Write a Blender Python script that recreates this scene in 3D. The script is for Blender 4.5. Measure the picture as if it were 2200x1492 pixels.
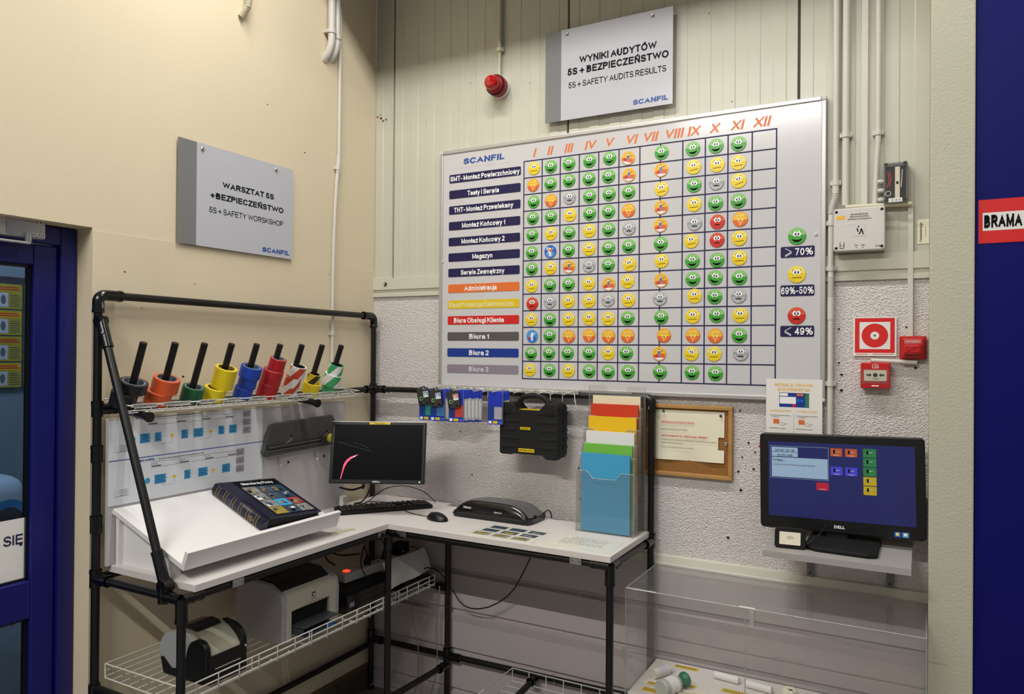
import bpy, bmesh, math, random
from mathutils import Matrix, Vector
random.seed(7)
PI = math.pi
SC = bpy.context.scene
COL = SC.collection
for o in list(bpy.data.objects):
    bpy.data.objects.remove(o)

# ------------------------------------------------------------ camera
cam_d = bpy.data.cameras.new('camera')
cam_d.sensor_width = 36.0
cam_d.sensor_fit = 'HORIZONTAL'
cam_d.lens = 1598.784 * 36.0 / 2200.0
cam_d.clip_start = 0.05
cam = bpy.data.objects.new('camera', cam_d)
COL.objects.link(cam)
yaw, pitch, roll = (math.radians(a) for a in (28.8278, 0.2684, 0.4412))
fw = Vector((-math.sin(yaw)*math.cos(pitch), math.cos(yaw)*math.cos(pitch), math.sin(pitch)))
rt = Vector((math.cos(yaw), math.sin(yaw), 0))
up = rt.cross(fw)
r2 = rt*math.cos(roll) + up*math.sin(roll)
u2 = -rt*math.sin(roll) + up*math.cos(roll)
cam.matrix_world = Matrix(((r2.x, u2.x, -fw.x, 2.554), (r2.y, u2.y, -fw.y, -3.1187),
                           (r2.z, u2.z, -fw.z, 1.7728), (0, 0, 0, 1)))
SC.camera = cam

# ------------------------------------------------------------ view, world, hall lights
SC.view_settings.view_transform = 'Standard'
SC.view_settings.look = 'None'
SC.view_settings.gamma = 1.0
SC.view_settings.use_curve_mapping = False
SC.view_settings.exposure = 0.0
world = bpy.data.worlds.new('hall_ambient')
SC.world = world
world.use_nodes = True
bg = world.node_tree.nodes['Background']
bg.inputs[0].default_value = (0.92, 0.94, 1.0, 1)
bg.inputs[1].default_value = 0.20

def area(name, loc, size, power, color, rot=(0, 0, 0)):
    d = bpy.data.lights.new(name, 'AREA')
    d.shape = 'RECTANGLE'
    d.size, d.size_y = size
    d.energy = power
    d.color = color
    o = bpy.data.objects.new(name, d)
    COL.objects.link(o)
    o.location = loc
    o.rotation_euler = rot
    return o

SC.cycles.transparent_max_bounces = 24
TROUGHS = [(1.0, -1.30, 4.25, 1.5, 50, 0.109), (3.0, -1.30, 4.25, 1.5, 25, 0.109), (1.2, -4.6, 4.25, 1.7, 150, 0.036), (3.2, -4.6, 4.25, 1.7, 34, 0.036)]
for (lx, ly, lz, ln, pw, dz) in TROUGHS:
    area('tube_light', (lx, ly, lz), (ln - 0.06, 0.022), pw, (1.0, 0.975, 0.92))
area('hall_fill', (-1.0, -1.3, 2.9), (0.6, 0.6), 26, (0.82, 0.91, 1.0))  # added bluish fill lamp for daylight in the room beyond the door

# ------------------------------------------------------------ materials
def lin(h):
    h = h.lstrip('#')
    c = [int(h[i:i+2], 16)/255 for i in (0, 2, 4)]
    return tuple(x/12.92 if x <= 0.04045 else ((x+0.055)/1.055)**2.4 for x in c) + (1,)

MATS = {}
def mat(key, hexc, rough=0.5, metal=0.0, spec=0.5, emit=0.0, bump=None, vary=None, coat=0.0):
    """bump = (kind, scale xyz, strength, distance); vary = (scale, amount)"""
    m = bpy.data.materials.new(key)
    m.use_nodes = True
    nt = m.node_tree
    b = nt.nodes['Principled BSDF']
    c = lin(hexc)
    b.inputs['Base Color'].default_value = c
    b.inputs['Roughness'].default_value = rough
    b.inputs['Metallic'].default_value = metal
    b.inputs['Specular IOR Level'].default_value = spec
    b.inputs['Coat Weight'].default_value = coat
    if emit:
        b.inputs['Emission Color'].default_value = c
        b.inputs['Emission Strength'].default_value = emit
    tc = nt.nodes.new('ShaderNodeTexCoord') if (bump or vary) else None
    if vary:
        n = nt.nodes.new('ShaderNodeTexNoise')
        n.inputs['Scale'].default_value = vary[0]
        n.inputs['Detail'].default_value = 6
        nt.links.new(tc.outputs['Object'], n.inputs['Vector'])
        r = nt.nodes.new('ShaderNodeValToRGB')
        k = 1 - vary[1]
        r.color_ramp.elements[0].position = 0.3
        r.color_ramp.elements[1].position = 0.7
        r.color_ramp.elements[0].color = (c[0]*k, c[1]*k, c[2]*k, 1)
        r.color_ramp.elements[1].color = c
        nt.links.new(n.outputs['Fac'], r.inputs['Fac'])
        nt.links.new(r.outputs['Color'], b.inputs['Base Color'])
    if bump:
        kind, sc, st, dist = bump
        mp = nt.nodes.new('ShaderNodeMapping')
        mp.inputs['Scale'].default_value = sc
        nt.links.new(tc.outputs['Object'], mp.inputs['Vector'])
        if kind == 'cell':
            t = nt.nodes.new('ShaderNodeTexVoronoi')
            t.feature = 'SMOOTH_F1'
            t.inputs['Scale'].default_value = 1
            out = t.outputs['Distance']
        else:
            t = nt.nodes.new('ShaderNodeTexNoise')
            t.inputs['Scale'].default_value = 1
            t.inputs['Detail'].default_value = 3
            out = t.outputs['Fac']
        nt.links.new(mp.outputs['Vector'], t.inputs['Vector'])
        if kind == 'cell':
            n2 = nt.nodes.new('ShaderNodeTexNoise')
            n2.inputs['Scale'].default_value = 1.7
            nt.links.new(mp.outputs['Vector'], n2.inputs['Vector'])
            mx = nt.nodes.new('ShaderNodeMath')
            mx.operation = 'ADD'
            nt.links.new(out, mx.inputs[0])
            nt.links.new(n2.outputs['Fac'], mx.inputs[1])
            out = mx.outputs[0]
        bp = nt.nodes.new('ShaderNodeBump')
        bp.inputs['Strength'].default_value = st
        bp.inputs['Distance'].default_value = dist
        nt.links.new(out, bp.inputs['Height'])
        nt.links.new(bp.outputs['Normal'], b.inputs['Normal'])
    MATS[key] = m
    return m

def clear(key, tint, gloss=0.06, rough=0.02, haze=0.0):
    """thin clear sheet: tinted see-through with a fresnel sheen and a little milky haze"""
    m = bpy.data.materials.new(key)
    m.use_nodes = True
    nt = m.node_tree
    for n in list(nt.nodes):
        nt.nodes.remove(n)
    out = nt.nodes.new('ShaderNodeOutputMaterial')
    tr = nt.nodes.new('ShaderNodeBsdfTransparent')
    tr.inputs[0].default_value = lin(tint)
    gl = nt.nodes.new('ShaderNodeBsdfGlossy')
    gl.inputs['Roughness'].default_value = rough
    lw = nt.nodes.new('ShaderNodeLayerWeight')
    lw.inputs['Blend'].default_value = 0.5
    pw = nt.nodes.new('ShaderNodeMath'); pw.operation = 'POWER'; pw.inputs[1].default_value = 4.0
    nt.links.new(lw.outputs['Facing'], pw.inputs[0])
    fr = nt.nodes.new('ShaderNodeMath'); fr.operation = 'MULTIPLY_ADD'; fr.inputs[1].default_value = 0.5; fr.inputs[2].default_value = gloss
    nt.links.new(pw.outputs[0], fr.inputs[0])
    mix = nt.nodes.new('ShaderNodeMixShader')
    nt.links.new(fr.outputs[0], mix.inputs[0])
    nt.links.new(tr.outputs[0], mix.inputs[1])
    nt.links.new(gl.outputs[0], mix.inputs[2])
    last = mix
    if haze:
        df = nt.nodes.new('ShaderNodeBsdfDiffuse')
        df.inputs[0].default_value = (0.8, 0.8, 0.8, 1)
        m2 = nt.nodes.new('ShaderNodeMixShader')
        m2.inputs[0].default_value = haze
        nt.links.new(mix.outputs[0], m2.inputs[1])
        nt.links.new(df.outputs[0], m2.inputs[2])
        last = m2
    nt.links.new(last.outputs[0], out.inputs[0])
    MATS[key] = m
    return m

mat('cream_wall', '#E2D4B8', 0.75, spec=0.2, bump=('noise', (60, 25, 220), 0.12, 0.002), vary=(1.3, 0.05))
mat('cream_lower', '#E0D2B6', 0.7, spec=0.2, bump=('noise', (90, 90, 60), 0.12, 0.001), vary=(2.0, 0.06))
mat('panel_paint', '#C6C5B6', 0.32, spec=0.5, vary=(2.5, 0.03))
mat('panel_joint', '#4A4A40', 0.7)
mat('flashing', '#CAC9BA', 0.4)
mat('stucco', '#E6E0DE', 0.8, spec=0.3, bump=('cell', (135, 135, 195), 1.0, 0.007))
mat('siding', '#BBB2B2', 0.55, spec=0.3, vary=(4.0, 0.06))
mat('siding_joint', '#8E8480', 0.6)
mat('pillar_paint', '#BDBBA8', 0.55, spec=0.4, bump=('noise', (110, 110, 110), 0.6, 0.003), vary=(3, 0.04))
mat('floor_tile', '#7A746E', 0.5, vary=(6, 0.2))
mat('ceiling_paint', '#8C8A82', 0.9)
mat('dark_skirting', '#4B443C', 0.5, vary=(14, 0.2))
mat('wood_strip', '#6A4B30', 0.6)
mat('blue_gate', '#101262', 0.4, spec=0.14, bump=('noise', (6, 6, 3), 0.12, 0.01))
mat('blue_door', '#0B1062', 0.38, spec=0.5)
mat('black', '#0B0B0C', 0.35, spec=0.5)
mat('black_tube', '#0D0D0E', 0.38, spec=0.5)
mat('black_joint', '#0A0A0B', 0.25, spec=0.6)
mat('matt_black', '#111112', 0.7, spec=0.3)
mat('case_black', '#151617', 0.6, spec=0.35, bump=('noise', (300, 300, 300), 0.2, 0.0006))
mat('dark_grey', '#2C2B2A', 0.5)
mat('cutter_grey', '#474644', 0.55)
mat('mid_grey', '#6E6E70', 0.5)
mat('sign_grey', '#7B7B7D', 0.25)
mat('sign_white', '#BEBFC7', 0.22, spec=0.6)
mat('white', '#E6E4E2', 0.5)
mat('board_white', '#CAC9CC', 0.16, spec=0.6)
mat('aluminium', '#C2BFBE', 0.35, metal=0.6)
mat('steel', '#B8BABA', 0.25, metal=0.9)
mat('worktop', '#D6D0CE', 0.45, spec=0.35)
mat('worktop_edge', '#C4BEBB', 0.5)
mat('lectern_white', '#E2E0E0', 0.4, spec=0.4)
mat('panel_grey', '#B9B5B7', 0.3)
mat('wire_white', '#DAD9D3', 0.35)
mat('conduit', '#CFCBC4', 0.45)
mat('conduit_cream', '#CDC6AE', 0.5)
mat('ink', '#0B0B10', 0.5, spec=0.08)
mat('ink_soft', '#5B5B5E', 0.5)
mat('brand_blue', '#1E4C9C', 0.4)
mat('navy', '#231F4C', 0.5, spec=0.25)
mat('orange', '#E0702C', 0.4)
mat('label_yellow', '#E0C018', 0.4)
mat('red', '#CE2020', 0.35)
mat('grey_dark_label', '#5A5355', 0.4)
mat('blue_label', '#17388F', 0.3)
mat('grey_label', '#8C8291', 0.4)
mat('text_white', '#F2F2F2', 0.5)
mat('text_pale', '#E7DFA8', 0.5)
mat('text_dim', '#CFCAD2', 0.5)
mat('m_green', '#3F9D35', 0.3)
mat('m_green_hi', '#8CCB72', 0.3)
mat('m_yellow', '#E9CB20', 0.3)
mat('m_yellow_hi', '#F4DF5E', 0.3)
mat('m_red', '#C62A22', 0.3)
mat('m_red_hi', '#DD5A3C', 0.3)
mat('m_silver', '#9B9C9F', 0.3)
mat('m_silver_hi', '#C2C4C6', 0.3)
mat('m_orange', '#E0672A', 0.3)
mat('m_amber', '#EDB72E', 0.3)
mat('m_gold', '#F2D978', 0.3)
mat('m_blue', '#4F95D6', 0.3)
mat('m_blue_deep', '#1F63C0', 0.3)
mat('eye_white', '#F6F6F6', 0.4)
mat('pupil', '#141C50', 0.3)
mat('teal_tear', '#8FB4DA', 0.3)
mat('tape_black', '#1C1D20', 0.3)
mat('tape_orange', '#D75A2B', 0.35)
mat('tape_green', '#0F5A36', 0.35)
mat('tape_yellow', '#E6CC1E', 0.35)
mat('tape_blue', '#1744B4', 0.35)
mat('tape_red', '#B51B24', 0.35)
mat('tape_core', '#8A94A0', 0.6)
mat('tape_core_tan', '#BCA24A', 0.6)
mat('tape_core_dark', '#20323C', 0.6)
mat('tape_white', '#E8E8E6', 0.35)
mat('tape_mint', '#3FA56C', 0.35)
mat('hazard_red', '#C9482C', 0.35)
mat('hazard_black', '#332D1C', 0.35)
mat('binder_navy', '#121632', 0.4)
mat('gold', '#B89A4A', 0.35, metal=0.6)
mat('paper', '#E4E2DE', 0.6)
mat('paper_cream', '#E8E2CC', 0.5)
mat('laminate', '#E2DFD2', 0.12, spec=0.7)
mat('flow_blue', '#3A9BD0', 0.4)
mat('flow_yellow', '#E2C233', 0.4)
mat('flow_grey', '#A7A2AC', 0.4)
mat('poster_white', '#DDE0E6', 0.22, spec=0.6)
mat('rule_blue', '#2B4AA8', 0.4)
mat('s_blue', '#3E9CCB', 0.45)
mat('s_green', '#72BC45', 0.5)
mat('s_white', '#E2E2E6', 0.5)
mat('s_yellow', '#EDBE12', 0.5)
mat('s_red', '#CC3812', 0.5)
mat('s_cream', '#E7DDBE', 0.5)
mat('cork', '#9A6A34', 0.9, vary=(140, 0.3))
mat('oak', '#B98A4E', 0.5, vary=(12, 0.2))
mat('fire_red', '#BE1A1C', 0.3, spec=0.6)
mat('sign_red', '#D42A28', 0.3)
mat('siren_red', '#8E1A28', 0.35)
mat('siren_lens', '#A81410', 0.08, spec=0.8, emit=0.03)
mat('shelf_grey', '#A3A09F', 0.4)
mat('box_grey', '#CFCBC8', 0.4)
mat('print_beige', '#C3BFAE', 0.45)
mat('print_grey', '#A9A5A8', 0.5)
mat('print_light', '#B8B6A2', 0.4)
mat('print_cap', '#9A9CA0', 0.5)
mat('print_tray', '#3A3E44', 0.4)
mat('lam_grey', '#6C6C6E', 0.4, metal=0.3)
mat('lam_black', '#0E0E10', 0.2, spec=0.6)
mat('screen_off', '#050508', 0.25, spec=0.2)
mat('screen_blue', '#262A60', 0.12, spec=0.5, emit=0.18)
mat('scr_light', '#8FA9C4', 0.3, emit=0.22)
mat('scr_orange', '#B4562E', 0.3, emit=0.15)
mat('scr_green', '#2F7A44', 0.3, emit=0.15)
mat('scr_yellow', '#B8A01E', 0.3, emit=0.15)
mat('scr_violet', '#4240C0', 0.3, emit=0.25)
mat('scr_red', '#B4233A', 0.3, emit=0.15)
mat('glow_pink', '#E8486E', 0.4, emit=0.8)
mat('glow_white', '#E8B8DC', 0.4, emit=0.8)
mat('led_green', '#B6E070', 0.4, emit=1.0)
mat('led_red', '#FF3A20', 0.4, emit=2.0)
mat('glow_dim', '#20243A', 0.4, emit=0.4)
mat('cutter_lime', '#B9B33A', 0.4)
mat('tape_pack_blue', '#1E36B4', 0.3)
mat('pack_silver', '#C9CACF', 0.25, metal=0.4)
mat('pack_teal', '#22907F', 0.4)
mat('pack_sky', '#3F78B4', 0.4)
mat('pack_red', '#D2452C', 0.4)
mat('foam', '#DAD3CF', 0.9, bump=('noise', (200, 200, 200), 0.3, 0.002))
mat('bottle_white', '#DCD9D0', 0.4)
mat('bottle_clear', '#C4C6BE', 0.25)
mat('cap_green', '#0E6A45', 0.4)
mat('cap_grey', '#BDBAB6', 0.5)
mat('hall_paint', '#8B96A0', 0.8)
mat('notice_yellow', '#B9A436', 0.6)
mat('appliance', '#C3D0DE', 0.35)
mat('hall_dark', '#353A45', 0.7)
mat('photo_a', '#4C5E74', 0.4, vary=(40, 0.6))
mat('photo_b', '#B9A24A', 0.4, vary=(40, 0.6))
mat('photo_c', '#9A9C98', 0.4, vary=(40, 0.6))
mat('photo_d', '#33506A', 0.4, vary=(40, 0.6))
mat('photo_e', '#A8435A', 0.4, vary=(30, 0.6))
mat('cable_black', '#0C0C0D', 0.45)
mat('cable_beige', '#8E867C', 0.5)
mat('rust', '#7A4426', 0.9)
mat('hole', '#1A1715', 0.9)
mat('cutoff_black', '#050505', 1.0, spec=0.0)
mat('tube_glow', '#FFF4DC', 0.5, emit=14)
clear('acrylic', '#F6F7F6', 0.025, 0.02, 0.03)
clear('case_acrylic', '#FCFCFC', 0.022, 0.04, 0.02)
clear('door_glass', '#C4D0DC', 0.012, 0.01)
clear('label_film', '#F4F4F4', 0.05, 0.1, 0.25)
clear('acrylic_edge', '#D5DCD8', 0.10, 0.15, 0.30)

# ------------------------------------------------------------ geometry helpers
# ---- lettering: a plain monoline sans drawn with strokes; box [0,1] wide, y 0 = baseline, 1 = cap height
def EL(cx, cy, rx, ry, a0, a1):
    n = max(4, int(abs(a1-a0)/16))
    return [(cx+rx*math.cos(math.radians(a0+(a1-a0)*i/n)), cy+ry*math.sin(math.radians(a0+(a1-a0)*i/n))) for i in range(n+1)]
def glyph(c, t):
    X = (.735-t)/(1-t); D = -.27/(1-t); I = t
    h = X/2
    base = {'ó': 'o', 'ń': 'n', 'ć': 'c', 'ś': 's', 'ź': 'z', 'ż': 'z', 'ę': 'e', 'ą': 'a', 'ł': 'l', 'Ó': 'O', 'Ń': 'N', 'Ś': 'S', 'Ż': 'Z', 'Ę': 'E', 'Ł': 'L'}
    if c in base:
        w, st = glyph(base[c], t)
        top = 1.0 if c.isupper() else X
        if c in 'óńćśźÓŃŚ': st = st + [[(.44, top+.12), (.66, top+.26)]]
        elif c in 'żŻ': st = st + [[(.49, top+.19), (.51, top+.19)]]
        elif c in 'ęąĘ': st = st + [[(.80, 0), (.66, -.14), (.72, -.22), (.9, -.22)]]
        elif c == 'ł': w, st = .34, [[(.5, 0), (.5, 1)], [(0, .42), (1, .66)]]
        else: st = st + [[(-.16, .40), (.50, .68)]]
        return w, st
    stem = [(0, 0), (0, 1)]
    Pb = [(0, 1), (.55, 1)] + EL(.55, .74, .45, .26, 90, -90) + [(0, .48)]
    G = {
     'A': (.92, [[(0, 0), (.5, 1), (1, 0)], [(.19, .33), (.81, .33)]]),
     'B': (.76, [stem, [(0, 1), (.52, 1)] + EL(.52, .765, .40, .235, 90, -90) + [(0, .53)], [(0, .53), (.56, .53)] + EL(.56, .265, .44, .265, 90, -90) + [(0, 0)]]),
     'C': (.90, [EL(.5, .5, .5, .5, 42, 318)]), 'D': (.84, [stem, [(0, 1), (.42, 1)] + EL(.42, .5, .58, .5, 90, -90) + [(0, 0)]]),
     'E': (.73, [[(1, 1), (0, 1), (0, 0), (1, 0)], [(0, .52), (.93, .52)]]), 'F': (.68, [[(1, 1), (0, 1), (0, 0)], [(0, .50), (.86, .50)]]),
     'G': (.93, [EL(.5, .5, .5, .5, 42, 322) + [(1, .24), (1, .46), (.58, .46)]]), 'H': (.79, [stem, [(1, 0), (1, 1)], [(0, .53), (1, .53)]]),
     'I': (I, [[(.5, 0), (.5, 1)]]), 'J': (.58, [[(1, 1), (1, .3)] + EL(.5, .3, .5, .3, 0, -170)]), 'K': (.84, [stem, [(.98, 1), (0, .34)], [(.34, .58), (1, 0)]]),
     'L': (.64, [[(0, 1), (0, 0), (1, 0)]]), 'M': (.95, [[(0, 0), (0, 1)], [(0, 1), (.5, 0), (1, 1)], [(1, 1), (1, 0)]]), 'N': (.79, [stem, [(0, 1), (1, 0)], [(1, 0), (1, 1)]]),
     'O': (.97, [EL(.5, .5, .5, .5, 0, 360)]), 'P': (.76, [stem, Pb]), 'R': (.82, [stem, Pb, [(.52, .48), (1, 0)]]),
     'S': (.80, [EL(.5, .75, .45, .25, 20, 270) + EL(.5, .25, .5, .25, 90, -160)]), 'T': (.80, [[(0, 1), (1, 1)], [(.5, 0), (.5, 1)]]),
     'U': (.79, [[(0, 1), (0, .38)] + EL(.5, .38, .5, .38, 180, 360) + [(1, 1)]]), 'V': (.90, [[(0, 1), (.5, 0), (1, 1)]]),
     'W': (1.28, [[(0, 1), (.25, 0), (.5, 1), (.75, 0), (1, 1)]]), 'X': (.88, [[(0, 0), (1, 1)], [(0, 1), (1, 0)]]), 'Y': (.88, [[(0, 1), (.5, .45), (1, 1)], [(.5, .45), (.5, 0)]]),
     'Z': (.76, [[(0, 1), (1, 1), (0, 0), (1, 0)]]),
     'a': (.68, [EL(.48, X*.72, .46, X*.28, 160, 0) + [(.94, 0)], [(.94, X*.56), (.42, X*.56)] + EL(.38, X*.28, .38, X*.28, 90, 270) + EL(.46, X*.3, .48, X*.3, 285, 345)]),
     'b': (.65, [stem, EL(.5, h, .5, h, 0, 360)]), 'c': (.64, [EL(.5, h, .5, h, 42, 318)]), 'd': (.65, [[(1, 0), (1, 1)], EL(.5, h, .5, h, 0, 360)]),
     'e': (.67, [[(.06, h), (.94, h)], EL(.5, h, .5, h, 0, 316)]), 'f': (.40, [[(.42, 0), (.42, .8)] + EL(.92, .76, .5, .24, 180, 90), [(0, X), (.95, X)]]),
     'g': (.65, [[(1, X), (1, D+.26)] + EL(.5, D+.26, .5, .26, 0, -155), EL(.5, h, .5, h, 0, 360)]), 'h': (.61, [stem, EL(.5, X*.56, .5, X*.44, 180, 0) + [(1, 0)]]),
     'i': (I, [[(.5, 0), (.5, X)], [(.5, .995), (.5, 1)]]), 'j': (.26, [[(1, X), (1, D+.16)] + EL(.3, D+.16, .7, .16, 0, -90), [(1, .995), (1, 1)]]),
     'k': (.63, [stem, [(.95, X), (0, X*.30)], [(.34, X*.56), (1, 0)]]), 'l': (I, [[(.5, 0), (.5, 1)]]),
     'm': (1.0, [[(0, 0), (0, X)], EL(.25, X*.6, .25, X*.4, 180, 0) + [(.5, 0)], EL(.75, X*.6, .25, X*.4, 180, 0) + [(1, 0)]]),
     'n': (.61, [[(0, 0), (0, X)], EL(.5, X*.56, .5, X*.44, 180, 0) + [(1, 0)]]), 'o': (.69, [EL(.5, h, .5, h, 0, 360)]),
     'p': (.65, [[(0, D), (0, X)], EL(.5, h, .5, h, 0, 360)]), 'q': (.65, [[(1, D), (1, X)], EL(.5, h, .5, h, 0, 360)]), 'r': (.38, [[(0, 0), (0, X)], EL(.85, X*.55, .85, X*.45, 180, 80)]),
     's': (.61, [EL(.5, X*.75, .45, X*.25, 20, 270) + EL(.5, X*.25, .5, X*.25, 90, -160)]), 't': (.38, [[(.40, .92), (.40, X*.3)] + EL(.90, X*.3, .5, X*.3, 180, 270), [(0, X), (.95, X)]]),
     'u': (.61, [[(0, X), (0, X*.44)] + EL(.5, X*.44, .5, X*.44, 180, 360), [(1, 0), (1, X)]]), 'v': (.66, [[(0, X), (.5, 0), (1, X)]]), 'w': (.98, [[(0, X), (.26, 0), (.5, X), (.74, 0), (1, X)]]),
     'x': (.64, [[(0, 0), (1, X)], [(0, X), (1, 0)]]), 'y': (.66, [[(0, X), (.5, 0)], [(1, X), (.46, -.08), (.36, D+.03), (.12, D)]]), 'z': (.60, [[(0, X), (1, X), (0, 0), (1, 0)]]),
     '0': (.66, [EL(.5, .5, .5, .5, 0, 360)]), '1': (.34, [[(0, .74), (1, 1), (1, 0)]]), '2': (.66, [EL(.5, .72, .48, .28, 165, -30) + [(0, 0), (1, 0)]]),
     '3': (.65, [EL(.48, .75, .44, .25, 155, -90), EL(.48, .25, .52, .25, 90, -158)]), '4': (.70, [[(.74, 0), (.74, 1)], [(.74, 1), (0, .28), (1, .28)]]),
     '5': (.66, [[(.92, 1), (.18, 1), (.08, .50)] + EL(.48, .32, .52, .32, 135, -158)]), '6': (.66, [EL(.5, .31, .5, .31, 0, 360), EL(.56, .5, .56, .5, 45, 200)]),
     '7': (.64, [[(0, 1), (1, 1), (.34, 0)]]), '8': (.66, [EL(.5, .755, .44, .245, 0, 360), EL(.5, .265, .5, .265, 0, 360)]), '9': (.66, [EL(.5, .69, .5, .31, 0, 360), EL(.44, .5, .56, .5, 20, -135)]),
     '.': (I, [[(.5, 0), (.5, .005)]]), ',': (I, [[(.5, .02), (.3, -.14)]]), ':': (I, [[(.5, 0), (.5, .005)], [(.5, X-.005), (.5, X)]]), '-': (.40, [[(0, .38), (1, .38)]]),
     '+': (.74, [[(0, .42), (1, .42)], [(.5, .08), (.5, .76)]]), '!': (I, [[(.5, 0), (.5, .005)], [(.5, .26), (.5, 1)]]),
     '%': (1.15, [EL(.20, .76, .20, .24, 0, 360), EL(.80, .24, .20, .24, 0, 360), [(.22, 0), (.78, 1)]]),
     '&': (.92, [[(1, 0), (.30, .70)] + EL(.46, .80, .22, .20, 200, -20) + EL(.40, .26, .40, .26, 95, 330) + [(.92, .42)]]),
     '„': (.34, [[(.2, .06), (0, -.14)], [(1, .06), (.8, -.14)]]), '”': (.34, [[(.2, 1), (0, .78)], [(1, 1), (.8, .78)]]),
    }
    return G.get(c, (.4, [[(0, .4), (1, .4)]]))
TXT = {}
def text_geo(s, bold=0.0):
    k = (s, bold)
    if k in TXT:
        return TXT[k]
    t = .125 + bold*3.4
    vs, fs = [], []
    x = 0.0
    prev = ''
    for ch in s:
        if ch == ' ':
            x += .36; prev = ''
            continue
        W, strokes = glyph(ch, t)
        if prev:
            x += .155 - .045*sum(q in 'AVWTYOCGSZvwytcoeaszLFPKX4' for q in (prev, ch))
        prev = ch
        cap = ch.isupper() or ch.isdigit()
        for si, st in enumerate(strokes):
            P = [Vector((x + t/2 + px*(W-t), py*(1-t)+t/2)) for px, py in st]
            closed = (P[0]-P[-1]).length < 1e-4 and len(P) > 4
            if closed:
                P = P[:-1]
            else:
                P[0] = P[0] + (P[0]-P[1]).normalized()*t/2
                P[-1] = P[-1] + (P[-1]-P[-2]).normalized()*t/2
            n = len(P); b = len(vs)
            for i in range(n):
                u = (P[i]-P[i-1]).normalized() if (i or closed) else (P[1]-P[0]).normalized()
                v = (P[(i+1) % n]-P[i]).normalized() if (i < n-1 or closed) else u
                nu, nv = Vector((-u.y, u.x)), Vector((-v.y, v.x))
                m = nu+nv
                m = m*(t/max(m.length_squared, .12))
                for q in (P[i]+m, P[i]-m):
                    y = q.y
                    if cap and ch not in 'ĘÓŃŚŻ':
                        y = min(max(y, 0.0), 1.0)
                    vs.append((q.x, y, .00016*si))
            for i in range(n if closed else n-1):
                j = (i+1) % n
                fs.append((b+2*i+1, b+2*j+1, b+2*j, b+2*i))
        x += W
    x0 = min(p[0] for p in vs); x1 = max(p[0] for p in vs)
    TXT[k] = (vs, fs, x0, x1)
    return TXT[k]

def frame(o, u, v):
    o, u, v = Vector(o), Vector(u).normalized(), Vector(v).normalized()
    n = u.cross(v)
    return Matrix(((u.x, v.x, n.x, o.x), (u.y, v.y, n.y, o.y), (u.z, v.z, n.z, o.z), (0, 0, 0, 1)))
def back(x, y, z):   # sheet on the back wall: right = +x, up = +z, towards the room = -y
    return frame((x, y, z), (1, 0, 0), (0, 0, 1))
def left(x, y, z):   # sheet on the left wall: right = +y, up = +z, towards the room = +x
    return frame((x, y, z), (0, 1, 0), (0, 0, 1))
def flat(x, y, z, rz=0):
    return frame((x, y, z), (math.cos(rz), math.sin(rz), 0), (-math.sin(rz), math.cos(rz), 0))

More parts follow.
